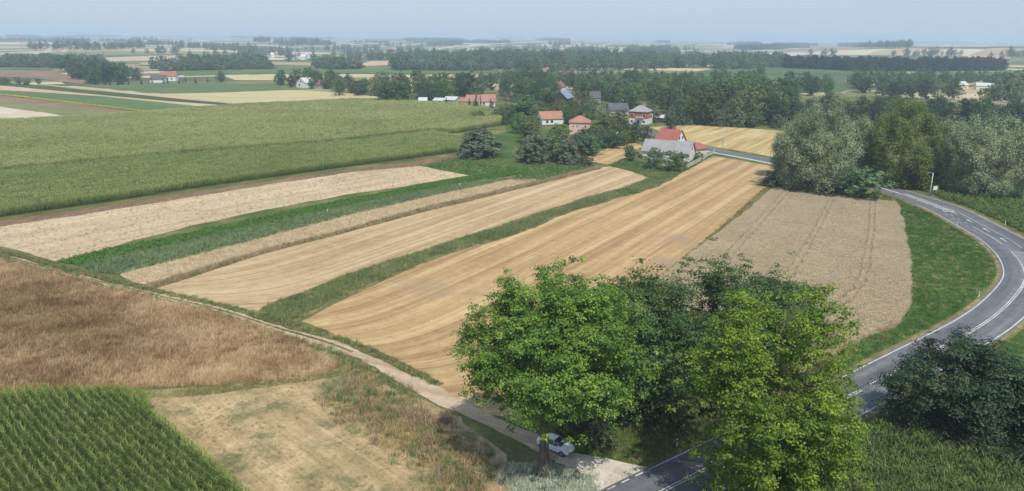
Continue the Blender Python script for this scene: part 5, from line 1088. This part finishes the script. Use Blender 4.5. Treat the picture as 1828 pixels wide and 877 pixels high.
for px, py, lb in ((584, 381, 'small white stake in blue-green crop'), (820, 334, 'small white stake near far end of straw strip')):
    b = at1(px, py); e = empty('stake', b); MB().tube([(0, 0, -.2), (.03, 0, .9)], [.04, .03], 6).build('post', M['white'], e); MB().box((.14, 0, .95), (.32, .03, .26)).build('tag', M['white'], e); tag(e, lb, 'stake')
def fence(label, pts, h=1.4):
    P = at(pts); e = empty('fence', P[0]); m = MB(); bs = MB(); P = P - P[0]
    for a, b in zip(P[:-1], P[1:]):
        L = np.linalg.norm(b - a); n = max(2, int(L / 2.4)); ang = math.atan2(b[1] - a[1], b[0] - a[0])
        for k in range(n + 1): q = a + (b - a) * k / n; MB().box((q[0], q[1], q[2] + h / 2), (.16, .16, h + .2), ang).build('fence_post', M['concrete'], e)
        for k in range(int(L / .16)): q = a + (b - a) * (k + .5) / int(L / .16); m.box((q[0], q[1], q[2] + .25 + h * .42), (.06, .03, h * .8), ang)
        c = (a + b) / 2; bs.box((c[0], c[1], c[2] + .12), (L, .2, .34), ang)
        for z in (.5, h - .15): m.box((c[0], c[1], c[2] + z), (L, .04, .05), ang)
    bs.build('base_wall', M['concrete'], e); o = m.build('pickets', BM['grey plaster'], e); o['kind'] = 'stuff'; return tag(e, label, 'fence')
fence('grey picket fence on concrete base right of barn', [(1226, 300), (1250, 288), (1276, 272)])
e = empty('railing', at1(1345, 286), rowdir_a := math.atan2(*(rowdir((1345, 286), (1365, 289))[::-1])))
for k in range(5): MB().box((k * 1.5, 0, .55), (.06, .06, 1.1)).build('rail_post', BM['blue door'], e)
for z in (.55, 1.05): MB().box((3.0, .05, z), (6.2, .06, .06)).build('rail', BM['blue door'], e)
tag(e, 'short blue-grey railing beside village road', 'railing')

# ------------------------------------------------------------------ the parked cars
def car_paint(name, c):
    N = NT(name); p = N.n('BsdfPrincipled', {'Base Color': c4(*c), 'Roughness': .25, 'Specular IOR Level': .5, 'Coat Weight': .6, 'Coat Roughness': .08}); N.put(N.out.inputs[0], p.outputs[0]); return N.m
CW = car_paint('white_car_paint', (.78, .79, .8)); GLS = car_paint('dark_car_glass', (.012, .014, .018)); TY = plain('tyre_rubber', (.02, .02, .02), .9); RIM = plain('alloy_rim', (.4, .4, .42), .35, metal=.8); LAMP = car_paint('car_lamp', (.05, .05, .06)); TRIM = plain('black_trim', (.02, .02, .022), .6)
def car(label, loc, rot):
    """x forward; stations along the length: x, sill z, belt z, roof z, half width at belt, half width at roof"""
    e = empty('car', loc, rot)
    st = [(-2.12, .42, .80, .84, .66, .55), (-2.05, .28, .92, .98, .80, .66), (-1.75, .22, .96, 1.10, .88, .66), (-1.25, .22, .97, 1.38, .90, .63), (-.6, .22, .95, 1.47, .91, .62), (.15, .22, .93, 1.45, .91, .62), (.75, .22, .92, 1.16, .90, .66), (1.05, .22, .92, .965, .89, .70), (1.6, .22, .86, .90, .86, .68), (1.98, .26, .74, .77, .76, .6), (2.14, .40, .60, .63, .60, .48)]
    V = []; 
    for x, zs, zb, zr, wb, wr in st: V += [(x, -wb * .9, zs), (x, -wb, zs + .18), (x, -wb, zb - .1), (x, -wb * .97, zb), (x, -wr, zr - .03), (x, -wr * .7, zr + .01), (x, wr * .7, zr + .01), (x, wr, zr - .03), (x, wb * .97, zb), (x, wb, zb - .1), (x, wb, zs + .18), (x, wb * .9, zs)]
    n = 12; Fc = [(i * n + j, (i + 1) * n + j, (i + 1) * n + (j + 1) % n, i * n + (j + 1) % n) for i in range(len(st) - 1) for j in range(n)]; Fc += [tuple(range(n)), tuple((len(st) - 1) * n + k for k in range(n))[::-1]]
    m = MB(); m.add(V, Fc); body = m.build('body', CW, e, True)
    def pane(nm, i0, i1, js, push):
        q = MB(); 
        for i in range(i0, i1):
            for j in js:
                a, b, c, d = (Vector(V[i * n + j]), Vector(V[(i + 1) * n + j]), Vector(V[(i + 1) * n + j + 1]), Vector(V[i * n + j + 1])); ctr = (a + b + c + d) / 4; nn = (b - a).cross(d - a).normalized(); nn = nn if nn.dot(ctr - Vector((ctr.x, 0, .8))) > 0 else -nn
                q.add([ctr + (x - ctr) * .93 + nn * push for x in (a, b, c, d)], [(0, 1, 2, 3)])
        q.build(nm, GLS, e)
    pane('windscreen', 5, 7, (4, 5, 6), .015); pane('rear_window', 2, 3, (4, 5, 6), .015); pane('side_window', 3, 6, (3,), .012); pane('side_window', 3, 6, (7,), .012)
    for x in (-1.32, 1.32):
        for s in (-1, 1):
            t = MB(); t.tube([(x, s * .72, .32), (x, s * .93, .32)], [.33, .33], 18).build('wheel', TY, e, False); MB().tube([(x, s * .925, .32), (x, s * .945, .32)], [.21, .2], 14).build('rim', RIM, e)
    for s in (-1, 1): MB().add([(1.98, s * .42, .66), (1.80, s * .80, .72), (1.72, s * .83, .80), (1.93, s * .45, .775), (2.03, s * .42, .62), (1.86, s * .82, .64)], [(0, 1, 2, 3), (4, 5, 1, 0)]).build('headlight', LAMP, e); MB().box((.62, s * .99, 1.0), (.16, .2, .13)).build('wing_mirror', CW, e); MB().box((-2.04, s * .62, .86), (.16, .3, .12)).build('tail_light', RM['red'], e)
    MB().box((2.08, 0, .42), (.12, .9, .16)).build('grille', TRIM, e); MB().box((2.16, 0, .53), (.02, .52, .11)).build('number_plate', M['white'], e); MB().box((0, 0, .22), (3.6, 1.55, .12)).build('underbody', TRIM, e)
    return tag(e, label, 'car')
fr, rr_ = at([(1028, 817), (957, 789)]); dd = (fr - rr_)[:2]; cpos = (fr + rr_) / 2
car('white hatchback car parked under the big maple', (cpos[0], cpos[1], .06), math.atan2(dd[1], dd[0]))
b = at1(1105, 241); car('white car parked among trees near brick house', (b[0], b[1], .02), .1)

# ------------------------------------------------------------------ haze
N = NT('air_haze'); pv = N.n('VolumePrincipled', {'Color': c4(.62, .79, 1.0), 'Density': .00021, 'Anisotropy': 0.0}); N.put(N.out.inputs['Volume'], pv.outputs[0])
hz = MB().box((0, 0, 19), (29200, 29200, 114)).build('haze', N.m); tag(hz, 'pale blue summer haze over the whole plain', 'haze', kind='stuff')
